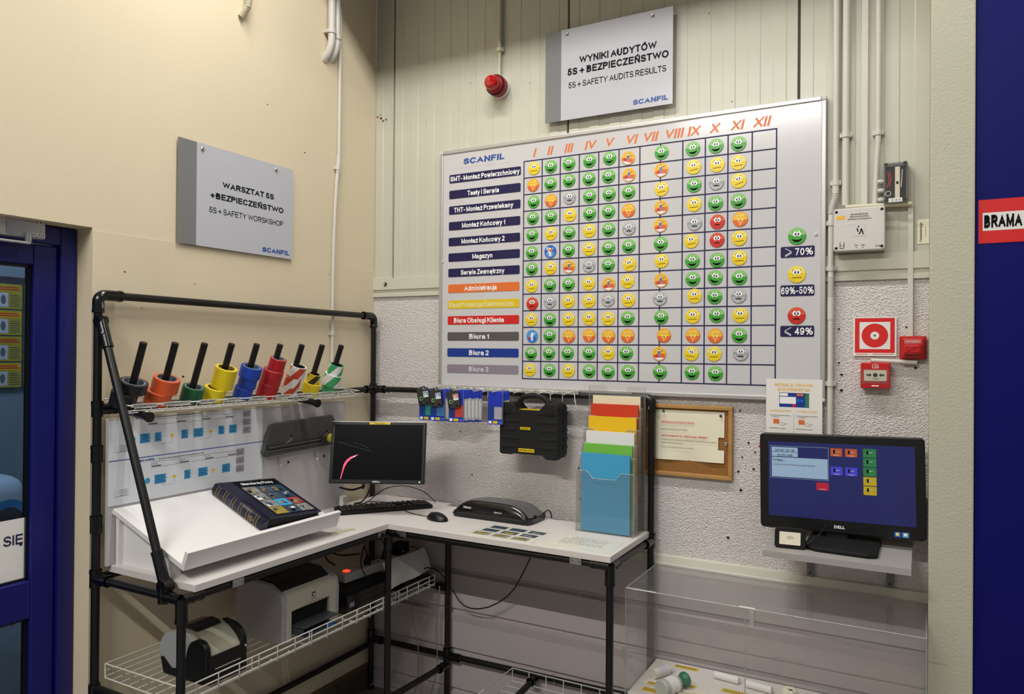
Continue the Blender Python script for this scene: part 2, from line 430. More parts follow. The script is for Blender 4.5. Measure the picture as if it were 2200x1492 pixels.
class MB:
    def __init__(self, M=None):
        self.v, self.f, self.fm, self.fs, self.mats = [], [], [], [], []
        self.M = M or Matrix.Identity(4)
    def mi(self, m):
        if m not in self.mats:
            self.mats.append(m)
        return self.mats.index(m)
    def add(self, vs, fs, m, smooth=False, M=None):
        T = self.M @ M if M else self.M
        b = len(self.v)
        self.v += [T @ Vector(p) for p in vs]
        i = self.mi(m)
        for f in fs:
            self.f.append(tuple(b + j for j in f)); self.fm.append(i); self.fs.append(smooth)
        return self
    def box(self, x0, x1, y0, y1, z0, z1, m, bev=0.0, seg=2, M=None, smooth=False):
        if x0 > x1: x0, x1 = x1, x0
        if y0 > y1: y0, y1 = y1, y0
        if z0 > z1: z0, z1 = z1, z0
        vs = [(x, y, z) for x in (x0, x1) for y in (y0, y1) for z in (z0, z1)]
        fs = [(0, 1, 3, 2), (4, 6, 7, 5), (0, 4, 5, 1), (2, 3, 7, 6), (0, 2, 6, 4), (1, 5, 7, 3)]
        if not bev:
            return self.add(vs, fs, m, M=M)
        bm = bmesh.new()
        bv = [bm.verts.new(p) for p in vs]
        for f in fs:
            bm.faces.new([bv[i] for i in f])
        bmesh.ops.bevel(bm, geom=bm.edges[:], offset=bev, segments=seg, profile=0.5, affect='EDGES')
        bm.verts.index_update()
        self.add([p.co[:] for p in bm.verts], [[q.index for q in f.verts] for f in bm.faces], m, smooth, M)
        bm.free()
        return self
    def prism(self, poly, h0, h1, m, M=None, bev=0.0, smooth=False):
        """polygon in local xy, extruded along local z"""
        n = len(poly)
        ar = sum(poly[i][0]*poly[(i+1) % n][1] - poly[(i+1) % n][0]*poly[i][1] for i in range(n))
        if ar < 0:
            poly = poly[::-1]
        vs = [(p[0], p[1], h0) for p in poly] + [(p[0], p[1], h1) for p in poly]
        fs = [tuple(range(n-1, -1, -1)), tuple(range(n, 2*n))]
        fs += [(i, (i+1) % n, n+(i+1) % n, n+i) for i in range(n)]
        if bev:
            bm = bmesh.new()
            bv = [bm.verts.new(p) for p in vs]
            for f in fs:
                bm.faces.new([bv[i] for i in f])
            bmesh.ops.bevel(bm, geom=bm.edges[:], offset=bev, segments=2, profile=0.5, affect='EDGES')
            bm.verts.index_update()
            self.add([p.co[:] for p in bm.verts], [[q.index for q in f.verts] for f in bm.faces], m, smooth, M)
            bm.free()
            return self
        return self.add(vs, fs, m, smooth, M)
    def cyl(self, p0, p1, r, m, n=16, r1=None, caps=True):
        p0, p1 = Vector(p0), Vector(p1)
        d = (p1 - p0).normalized()
        a = d.orthogonal().normalized(); b = d.cross(a)
        r1 = r if r1 is None else r1
        vs, fs = [], []
        for c, rr in ((p0, r), (p1, r1)):
            vs += [c + (a*math.cos(2*PI*i/n) + b*math.sin(2*PI*i/n))*rr for i in range(n)]
        self.add(vs, [(i, (i+1) % n, n+(i+1) % n, n+i) for i in range(n)], m, True)
        if caps:
            self.add(vs[:n], [tuple(range(n-1, -1, -1))], m)
            self.add(vs[n:], [tuple(range(n))], m)
        return self
    def tube(self, pts, r, m, n=8, smooth_pts=0, closed=False):
        pts = [Vector(p) for p in pts]
        for _ in range(smooth_pts):
            q = [pts[0]]
            for i in range(len(pts)-1):
                q += [pts[i]*0.75 + pts[i+1]*0.25, pts[i]*0.25 + pts[i+1]*0.75]
            q.append(pts[-1]); pts = q
        vs, fs = [], []
        d = (pts[1]-pts[0]).normalized()
        a = d.orthogonal().normalized()
        k = len(pts)
        for i, p in enumerate(pts):
            if closed:
                t = (pts[(i+1) % k]-pts[i-1]).normalized()
            else:
                t = (pts[min(i+1, k-1)]-pts[max(i-1, 0)]).normalized()
            a = (a - t*a.dot(t)).normalized(); b = t.cross(a)
            vs += [p + (a*math.cos(2*PI*j/n) + b*math.sin(2*PI*j/n))*r for j in range(n)]
        for i in range(k if closed else k-1):
            i2 = (i+1) % k
            fs += [(i*n+j, i*n+(j+1) % n, i2*n+(j+1) % n, i2*n+j) for j in range(n)]
        self.add(vs, fs, m, True)
        if not closed:
            self.add(vs[:n], [tuple(range(n-1, -1, -1))], m)
            self.add(vs[-n:], [tuple(range(n))], m)
        return self
    def lathe(self, prof, m, n=24, M=None, smooth=True, mats=None):
        """profile of (r, z) turned about local z; mats optionally one per segment"""
        for i in range(len(prof)-1):
            (ra, za), (rb, zb) = prof[i], prof[i+1]
            vs = [(ra*math.cos(2*PI*j/n), ra*math.sin(2*PI*j/n), za) for j in range(n)]
            vs += [(rb*math.cos(2*PI*j/n), rb*math.sin(2*PI*j/n), zb) for j in range(n)]
            self.add(vs, [(j, (j+1) % n, n+(j+1) % n, n+j) for j in range(n)],
                     mats[i] if mats else m, smooth and abs(za-zb) > 1e-6, M)
        return self
    # ---- flat graphics in the local xy plane, facing local +z
    def poly(self, pts, z, m):
        n = len(pts)
        ar = sum(pts[i][0]*pts[(i+1) % n][1] - pts[(i+1) % n][0]*pts[i][1] for i in range(n))
        if ar < 0:
            pts = pts[::-1]
        return self.add([(p[0], p[1], z) for p in pts], [tuple(range(n))], m)
    def rect(self, x0, y0, x1, y1, z, m):
        return self.poly([(x0, y0), (x1, y0), (x1, y1), (x0, y1)], z, m)
    def rrect(self, x0, y0, x1, y1, r):
        p = []
        for cx, cy, a in ((x1-r, y0+r, -90), (x1-r, y1-r, 0), (x0+r, y1-r, 90), (x0+r, y0+r, 180)):
            p += [(cx + r*math.cos(math.radians(a+t)), cy + r*math.sin(math.radians(a+t))) for t in (0, 30, 60, 90)]
        return p
    def disc(self, cx, cy, rx, z, m, ry=None, n=20):
        ry = rx if ry is None else ry
        return self.poly([(cx+rx*math.cos(2*PI*i/n), cy+ry*math.sin(2*PI*i/n)) for i in range(n)], z, m)
    def line(self, pts, w, z, m):
        for a, b in zip(pts[:-1], pts[1:]):
            d = Vector((b[0]-a[0], b[1]-a[1])); d.normalize()
            nx, ny = -d.y*w/2, d.x*w/2
            self.poly([(a[0]+nx, a[1]+ny), (a[0]-nx, a[1]-ny), (b[0]-nx, b[1]-ny), (b[0]+nx, b[1]+ny)], z, m)
        return self
    def arc(self, cx, cy, r, a0, a1, w, z, m, n=10):
        P = [(cx+r*math.cos(math.radians(a0+(a1-a0)*i/n)), cy+r*math.sin(math.radians(a0+(a1-a0)*i/n))) for i in range(n+1)]
        return self.line(P, w, z, m)
    def text(self, s, x, y, h, m, z=0.0005, w=None, align='L', bold=0.0, shear=0.0):
        """h = cap height; w = exact width to fit, or None"""
        vs, fs, x0, x1 = text_geo(s, bold)
        sy = h
        sx = (w/(x1-x0)) if w else sy
        off = -x0
        wd = (x1-x0)*sx
        ox = {'L': 0, 'C': -wd/2, 'R': -wd}[align]
        pts = [(x + ox + (p[0]+off)*sx + shear*p[1]*sy, y + p[1]*sy, z + p[2]) for p in vs]
        return self.add(pts, fs, m)
    def build(self, name, parent=None, origin=None):
        if origin is None:
            if parent is None:
                xs = [p.x for p in self.v]; ys = [p.y for p in self.v]; zs = [p.z for p in self.v]
                origin = Vector(((min(xs)+max(xs))/2, (min(ys)+max(ys))/2, min(zs)))
            else:
                r = parent
                origin = Vector((0, 0, 0))
                while r is not None:
                    origin = origin + Vector(r.location); r = r.parent
        origin = Vector(origin)
        me = bpy.data.meshes.new(name)
        me.from_pydata([p-origin for p in self.v], [], self.f)
        for m in self.mats:
            me.materials.append(MATS[m])
        me.polygons.foreach_set('material_index', self.fm)
        me.polygons.foreach_set('use_smooth', self.fs)
        me.update()
        o = bpy.data.objects.new(name, me)
        COL.objects.link(o)
        if parent is not None:
            o.parent = parent
        else:
            o.location = origin
        return o

def tag(o, label, cat, group=None, kind=None):
    o['label'] = label
    o['category'] = cat
    if group: o['group'] = group
    if kind: o['kind'] = kind
    return o
def thing(name, label, cat, loc, group=None):
    o = bpy.data.objects.new(name, None)
    o.empty_display_size = 0.05
    COL.objects.link(o)
    o.location = loc
    return tag(o, label, cat, group)
def struct(name, mb):
    o = mb.build(name)
    o['kind'] = 'structure'
    return o

# ============================================================ THE SETTING
H = 4.6
struct('floor', MB().box(-3.2, 6.0, -9.0, 0.3, -0.1, 0, 'floor_tile'))
struct('ceiling', MB().box(-3.2, 6.0, -9.0, 0.3, H, H+0.1, 'ceiling_paint'))

m = MB()                                                     # cream papered wall with the door opening
m.box(-0.17, 0, -1.541, 0.02, 0, 2.184, 'cream_lower')
m.box(-0.17, -0.0015, -1.541, 0.02, 2.184, H, 'cream_wall')
m.box(-0.17, -0.0015, -2.62, -1.541, 2.194, H, 'cream_wall')
m.box(-0.17, -0.0015, -5.2, -2.62, 0, H, 'cream_wall')
for (yy, zz, rr) in ((-1.42, 2.05, .004), (-1.12, 2.03, .003), (-.52, 2.7, .005), (-.75, 2.86, .004), (-1.17, 1.66, .006), (-.35, 2.14, .003), (-1.35, 1.92, .003)):
    mm = MB(left(0.0008 if zz < 2.18 else -0.0008, yy, zz)); mm.disc(0, 0, rr, 0, 'hole', ry=rr*.6, n=7)
    m.v_off = 0
    b = len(m.v); m.v += mm.v
    for f in mm.f:
        m.f.append(tuple(b+j for j in f)); m.fm.append(m.mi('hole')); m.fs.append(False)
struct('wall_left', m)

m = MB()                                                     # sandwich panels above, stucco panel and siding below
prof = []
joints = [0.121, 1.123, 2.124]
def zone(x0, x1, first):
    x = x0; k = first
    while x < x1 - 1e-4:
        xe = min(x + 0.05, x1)
        y = 0.0 if k % 2 else -0.0022
        prof.append((x + 0.002, y)); prof.append((xe - 0.002, y))
        x = xe; k += 1
zone(0.0, 0.117, 0)
for a, j in enumerate(joints):
    prof.extend([(j-0.004, 0.012), (j+0.004, 0.012)])
    zone(j+0.004, (joints[a+1]-0.004) if a < 2 else 2.75, 0)
zlo = 2.13
fr = [(x, y, zlo) for x, y in prof] + [(x, y, H) for x, y in prof]
n = len(prof)
m.add(fr, [(i, i+1, n+i+1, n+i) for i in range(n-1)], 'panel_paint')
for j in joints:
    m.box(j-0.0035, j+0.0035, 0.008, 0.0115, zlo, H, 'panel_joint')
def xprof(pts, x0, x1, mtl):
    k = len(pts)
    vs = [(x0, y, z) for y, z in pts] + [(x1, y, z) for y, z in pts]
    m.add(vs, [(i, k+i, k+i+1, i+1) for i in range(k-1)], mtl)
xprof([(0.0, 2.15), (-0.014, 2.148), (-0.014, 2.088), (-0.004, 2.084), (-0.004, 2.070), (-0.012, 2.068), (-0.012, 2.050), (0.0, 2.049)], 0, 2.75, 'flashing')
xprof([(0.0, 2.052), (0.0, 0.902)], 0, 2.75, 'stucco')
xprof([(0.0, 0.905), (-0.014, 0.900), (-0.020, 0.872), (-0.022, 0.868)], 0, 2.75, 'flashing')
sd = [(-0.022, 0.868)]
for zj in (0.672, 0.476, 0.280, 0.085):
    sd += [(-0.022, zj+0.022), (-0.006, zj+0.012), (-0.006, zj+0.002), (-0.031, zj-0.006), (-0.022, zj-0.045)]
sd.append((-0.022, 0))
xprof(sd, 0, 2.75, 'siding')
holes = [(0.55,1.37),(1.033,1.352),(1.05,1.352),(0.62,1.16),(1.19,1.24),(1.20,1.10),(1.905,1.535),(1.94,1.405),(1.91,1.21),(1.915,1.345),(1.90,1.285),(1.86,1.01),
         (2.275,1.735),(2.285,1.69),(2.285,1.63),(2.275,1.865),(2.535,1.72),(2.24,1.73),(1.965,1.37),(1.96,1.30),(0.10,1.555),(2.505,1.87),(2.283,2.06)]
for i, (hx, hz) in enumerate(holes):
    r = 0.004 + 0.002*((i*7) % 3)/2
    m.add([(hx + r*math.cos(a*PI/4), -0.0035, hz + r*0.9*math.sin(a*PI/4)) for a in range(8)], [tuple(range(8))], 'hole')
random.seed(3)
for _ in range(34):
    hx, hz = random.uniform(0.05, 1.9), random.uniform(2.25, 3.35)
    r = random.uniform(0.0012, 0.0026)
    m.add([(hx + r*math.cos(a*PI/3), -0.0028, hz + r*math.sin(a*PI/3)) for a in range(6)], [tuple(range(6))], 'hole')
for (hx, hz, r) in ((0.035, 3.0, .008), (0.048, 2.985, .006), (0.068, 2.99, .005), (0.012, 3.01, .006), (0.03, 3.02, .004)):
    m.add([(hx + r*math.cos(a*PI/4), -0.003, hz + r*(1+.4*math.sin(a*3))*math.sin(a*PI/4)) for a in range(8)], [tuple(range(8))], 'rust')
m.cyl((0.083, -0.013, 2.116), (0.083, -0.017, 2.116), 0.010, 'black', 14)
m.cyl((0.083, -0.017, 2.116), (0.083, -0.022, 2.116), 0.006, 'steel', 8)
struct('wall_back', m)

struct('wall_right', MB().box(2.577, 2.706, -0.25, 0.15, 0, H, 'pillar_paint', bev=0.004))
m = MB()
m.box(0.002, 0.02, -1.40, -0.0, 0, 0.115, 'dark_skirting')
m.box(0.002, 0.022, -1.40, -0.0, 0.115, 0.124, 'wood_strip')
struct('baseboard_left', m)

# sliding fire gate on the right
m = MB()
m.box(2.7065, 4.7, -0.235, -0.175, 0, 4.4, 'blue_gate', bev=0.004)
d = struct('door_2', m)

# hinged blue door on the left
m = MB()
X0, X1 = -0.145, -0.085
m.box(X0, X1, -1.601, -1.545, 0, 2.19, 'blue_door', bev=0.004)
m.box(X0, X1, -2.615, -2.560, 0, 2.19, 'blue_door', bev=0.004)
m.box(X0, X1, -2.560, -1.601, 2.128, 2.19, 'blue_door', bev=0.004)
door = struct('door_1', m)
m = MB()
X0, X1 = -0.155, -0.100
m.box(X0, X1, -1.684, -1.604, 0.01, 2.124, 'blue_door', bev=0.005)
m.box(X0, X1, -2.557, -2.477, 0.01, 2.124, 'blue_door', bev=0.005)
m.box(X0, X1, -2.477, -1.684, 2.052, 2.124, 'blue_door', bev=0.005)
m.box(X0, X1, -2.477, -1.684, 0.848, 0.977, 'blue_door', bev=0.005)
m.box(X0, X1, -2.477, -1.684, 0.01, 0.13, 'blue_door', bev=0.005)
leaf = m.build('door_leaf', door)
for (z0, z1) in ((0.977, 2.052), (0.13, 0.848)):
    MB().box(-0.131, -0.125, -2.477, -1.684, z0, z1, 'door_glass').build('glass_pane', leaf)
    g = MB()
    for (ya, yb, za, zb) in ((-2.477, -1.684, z0, z0+.008), (-2.477, -1.684, z1-.008, z1), (-1.692, -1.684, z0, z1), (-2.477, -2.469, z0, z1)):
        g.box(-0.138, -0.116, ya, yb, za, zb, 'black')
    g.build('gasket', leaf)
m = MB()
m.box(-0.085, -0.045, -1.99, -1.676, 2.135, 2.205, 'aluminium', bev=0.004)
closer = m.build('door_closer', door)
m = MB()
m.box(-0.0445, -0.043, -1.80, -1.679, 2.139, 2.20, 'steel')
for yy, zz in ((-1.71, 2.19), (-1.695, 2.19), (-1.715, 2.148), (-1.70, 2.148), (-1.685, 2.148), (-1.735, 2.19)):
    m.cyl((-0.043, yy, zz), (-0.040, yy, zz), 0.0055, 'white', 10)
    m.cyl((-0.040, yy, zz), (-0.0395, yy, zz), 0.003, 'hole', 8)
m.build('closer_plate', closer)
m = MB()
m.cyl((-0.04, -1.735, 2.15), (-0.04, -1.735, 2.118), 0.011, 'steel', 12)
m.box(-0.05, -0.03, -1.98, -1.73, 2.112, 2.120, 'aluminium', bev=0.002)
m.build('closer_arm', closer)

# the room seen through the door
struct('wall_hall', MB().box(-2.0, -1.9, -3.2, -0.1, 0, H, 'hall_paint'))
struct('wall_hall_side', MB().box(-1.9, -0.17, -0.16, -0.1, 0, H, 'hall_paint'))

t = thing('notice_board', 'dark notice board covered in yellow notices beyond the glazed door', 'notice board', (-1.88, -0.95, 1.56))
MB().box(-1.897, -1.875, -1.62, -0.69, 1.55, 2.16, 'hall_dark').build('backing', t)
random.seed(11)
for i, (ya, yb) in enumerate(((-.91, -.785), (-.773, -.70))):
    for j in range(4):
        z1 = 2.12 - j*0.145
        s = MB(left(-1.8745, ya, z1-0.138))
        w = yb-ya
        s.rect(0, 0, w, 0.138, 0, 'notice_yellow')
        s.rect(0.004, 0.095, w-.004, 0.128, .0006, 'm_amber' if j % 2 else 'notice_yellow')
        s.rect(0.006, 0.104, w-.01, 0.110, .001, 'sign_red'); s.rect(0.006, 0.116, w-.02, 0.122, .001, 'sign_red')
        s.rect(0.004, 0.01, w*.42, 0.088, .0006, 'text_dim'); s.disc(w*.22, .05, .013, .001, 'mid_grey', ry=.026)
        for k in range(6):
            s.rect(w*.5, 0.014+k*.012, w-.006-(k % 3)*.004, 0.018+k*.012, .0008, 'ink_soft')
        s.build('notice', t)

t = thing('hall_appliance', 'pale rounded appliance with round buttons seen through the glazed door', 'appliance', (-1.6, -1.05, 0))
m = MB()
m.box(-1.86, -1.36, -1.40, -0.985, 0.02, 0.80, 'appliance', bev=0.05, seg=4, smooth=True)
m.build('body', t)
m = MB()
m.box(-1.85, -1.38, -1.39, -0.99, 0.80, 1.13, 'appliance', bev=0.09, seg=6, smooth=True)
m.build('lid', t)
m = MB(left(-1.379, -1.10, 0.93)); m.disc(0, 0, .10, .001, 'm_blue', ry=.09); m.disc(0, -.01, .07, .002, 'hall_dark', ry=.06)
m.build('round_window', t)
for k in range(3):
    m = MB(left(-1.3595, -1.085, 0.42+k*.09)); m.disc(0, 0, .018, .001, 'mid_grey'); m.disc(0, 0, .011, .002, 'hall_dark')
    m.build('button', t)

m = MB(left(-0.1245, -1.985, 0.985))
m.rect(0, 0, 0.297, 0.205, 0.0, 'paper'); m.rect(0, 0, 0.297, 0.205, -0.0004, 'paper')
s = m.build('door_notice')
tag(s, 'white paper notice on the blue door glass ending in SIĘ', 'notice')
m = MB(left(-0.1245, -1.985, 0.985))
m.text('SIĘ', 0.288, 0.118, 0.034, 'navy', z=.0006, w=.062, align='R', bold=.012)
m.build('lettering', s)

# ============================================================ SIGNS AND WHITEBOARD
def logo(m, x0, y0, h, w, z=.0008):
    m.text('SCANFIL', x0, y0, h, 'brand_blue', z=z, w=w, bold=.03, shear=.05)

def wall_sign(name, label, F, w, h, grey, lines, lg, cat='sign', off=.0):
    M = F
    org = M @ Vector((w/2, 0, 0))
    t = thing(name, label, cat, org)
    m = MB(M); m.box(grey, w, 0, h, 0, .004, 'sign_white'); m.build('panel', t)
    m = MB(M); m.box(0, grey, 0, h, 0, .004, 'sign_grey'); m.build('grey_band', t)
    for (s, x, y, ww, hh, b) in lines:
        m = MB(M); m.text(s, x, y, hh, 'ink', z=.0046, w=ww, bold=b)
        m.build('lettering', t)
    m = MB(M); logo(m, lg[0], lg[1], lg[3], lg[2], .0046); m.build('logo', t)
    for fx in lg[4]:
        m = MB(M)
        m.lathe([(0.0085, .004), (0.0085, .007), (.006, .010), (0.0001, .0115)], 'steel', 14, Matrix.Translation((fx, h-.022, 0)))
        m.build('fixing_cap', t)
    m = MB(M); 
    for yy in (.06, h-.06):
        m.box(.03, w-.03, yy-.012, yy+.012, -off, 0, 'black')
    m.build('mounting_rail', t)
    return t
wall_sign('wall_sign', 'white sign with grey band reading WARSZTAT 5S on the cream wall', left(.008, -1.2095, 2.1843), .602, .4135, .084,
          [('WARSZTAT 5S', .2095, .2545, .279, .0245, .022), ('+BEZPIECZEŃSTWO', .150, .2025, .396, .0245, .022), ('5S + SAFETY WORSKSHOP', .1445, .1425, .400, .0235, .0)],
          (.4235, .0155, .160, .0205, (.11, .50)), off=.007)
wall_sign('wall_sign', 'white sign with grey band reading WYNIKI AUDYTÓW above the whiteboard', back(1.022, -.030, 2.8265), .602, .4155, .080,
          [('WYNIKI AUDYTÓW', .170, .248, .362, .0315, .024), ('5S + BEZPIECZEŃSTWO', .112, .2005, .472, .0315, .024), ('5S + SAFETY AUDITS RESULTS', .117, .142, .457, .027, .004)],
          (.425, .0195, .158, .0215, (.108, .512)), off=.029)

WX0, WX1, WZ0, WZ1 = 0.4329, 2.2291, 1.5821, 2.7677
WB = thing('whiteboard', 'large white audit board with a grid of smiling face magnets', 'whiteboard', ((WX0+WX1)/2, -.012, WZ0))
m = MB(); m.box(WX0+.008, WX1-.008, -.024, -.010, WZ0+.008, WZ1-.008, 'board_white'); m.build('board_panel', WB)
FW = .018
for nm, (xa, xb, za, zb) in (('frame_rail', (WX0+FW, WX1-FW, WZ1-FW, WZ1)), ('frame_rail', (WX0+FW, WX1-FW, WZ0, WZ0+FW)),
                             ('frame_rail', (WX0, WX0+FW, WZ0+FW, WZ1-FW)), ('frame_rail', (WX1-FW, WX1, WZ0+FW, WZ1-FW))):
    MB().box(xa, xb, -.030, -.006, za, zb, 'aluminium', bev=.003).build(nm, WB)
for cx, cz in ((WX0, WZ1-FW), (WX1-FW, WZ1-FW), (WX0, WZ0), (WX1-FW, WZ0)):
    MB().box(cx, cx+FW, -.031, -.006, cz, cz+FW, 'box_grey', bev=.004).build('corner_cap', WB)
BX = back(0, -.0243, 0)
m = MB(BX)
cols = [.908, 1.004, 1.097, 1.192, 1.286, 1.382, 1.478, 1.570, 1.667, 1.762, 1.855, 1.951, 2.045]
rowz = [2.664, 2.585, 2.507, 2.429, 2.350, 2.272, 2.195, 2.119, 2.038, 1.960, 1.882, 1.801, 1.723, 1.641]
for x in cols:
    m.rect(x-.0026, rowz[-1]-.0026, x+.0026, rowz[0]+.0026, .0002, 'navy')
for z in rowz:
    m.rect(cols[0], z-.0026, cols[-1], z+.0026, .0003, 'navy')
m.build('grid_lines', WB)
m = MB(BX); m.rect(.50, 2.672, .83, 2.735, .0001, 'board_white'); logo(m, .568, 2.689, .029, .233, .0006); m.build('logo', WB)
for s, x in zip(('I', 'II', 'III', 'IV', 'V', 'VI', 'VII', 'VIII', 'IX', 'X', 'XI', 'XII'),
                (.966, 1.047, 1.141, 1.248, 1.338, 1.440, 1.526, 1.630, 1.717, 1.803, 1.894, 1.990)):
    m = MB(BX); m.text(s, x-.006, 2.680, .040, 'orange', z=.0004, align='C', bold=.024, shear=.25)
    m.build('month_numeral', WB)

ROWN = ['SMT- Montaż Powierzchniowy', 'Testy i Serwis', 'THT- Montaż Przewlekany', 'Montaż Końcowy 1', 'Montaż Końcowy 2', 'Magazyn', 'Serwis Zewnętrzny',
        'Administracja', 'Biura Produkcja Elektroniczna', 'Biura Obsługi Klienta', 'Biura 1', 'Biura 2', 'Biura 3']
RC = ['navy']*7 + ['orange', 'label_yellow', 'red', 'grey_dark_label', 'blue_label', 'grey_label']
RCN = ['navy blue']*7 + ['orange', 'yellow', 'red', 'dark grey', 'bright blue', 'pale grey']
RW = [.392, .180, .336, .245, .245, .115, .248, .185, .362, .285, .112, .112, .112]
ROFF = [.0, -.005, -.004, -.002, -.004, -.005, -.004, -.014, -.012, -.022, -.018, -.018, -.018]
for i, s in enumerate(ROWN):
    zc = (rowz[i]+rowz[i+1])/2 - .001
    xs = -.0004*i
    m = MB(back(.690+xs, -.0245, zc))
    m.prism(m.rrect(-.2015, -.0208, .2015, .0208, .006), 0, .0012, RC[i])
    o = m.build('row_label')
    tag(o, '%s magnetic strip reading %s at the left of the whiteboard' % (RCN[i], s), 'label strip', 'row labels on the whiteboard')
    m = MB(back(.690+xs, -.0245, zc))
    low = any(c in 'gyęjpqą' for c in s)
    m.text(s, ROFF[i], -.0125, .0245, 'text_pale' if i == 8 else ('text_dim' if i == 12 else 'text_white'), z=.0017, w=RW[i], align='C', bold=.02)
    m.build('lettering', o)
for (s, zc, x, w) in (('70%', 2.169, .024, .066), ('69%-50%', 2.017, .0, .120), ('49%', 1.857, .024, .068)):
    m = MB(back(2.126, -.0245, zc)); m.prism(m.rrect(-.0625, -.0215, .0625, .0215, .005), 0, .0012, 'navy')
    o = m.build('legend_label')
    tag(o, 'navy legend strip reading %s at the right of the whiteboard' % {'70%': '⩾70%', '49%': '⩽ 49%'}.get(s, s), 'label strip', 'legend labels on the whiteboard')
    m = MB(back(2.126, -.0245, zc)); m.text(s, x, -.014, .028, 'text_white', z=.0017, w=w, align='C', bold=.012)
    if s != '69%-50%':
        k = 1 if s == '70%' else -1
        cx = -.034
        m.line([(cx-k*.012, .015), (cx+k*.012, .001), (cx-k*.012, -.013)], .0022, .0017, 'text_white')
        m.line([(cx-k*.012, -.018), (cx+k*.012, -.004)], .0022, .0017, 'text_white')
    m.build('lettering', o)

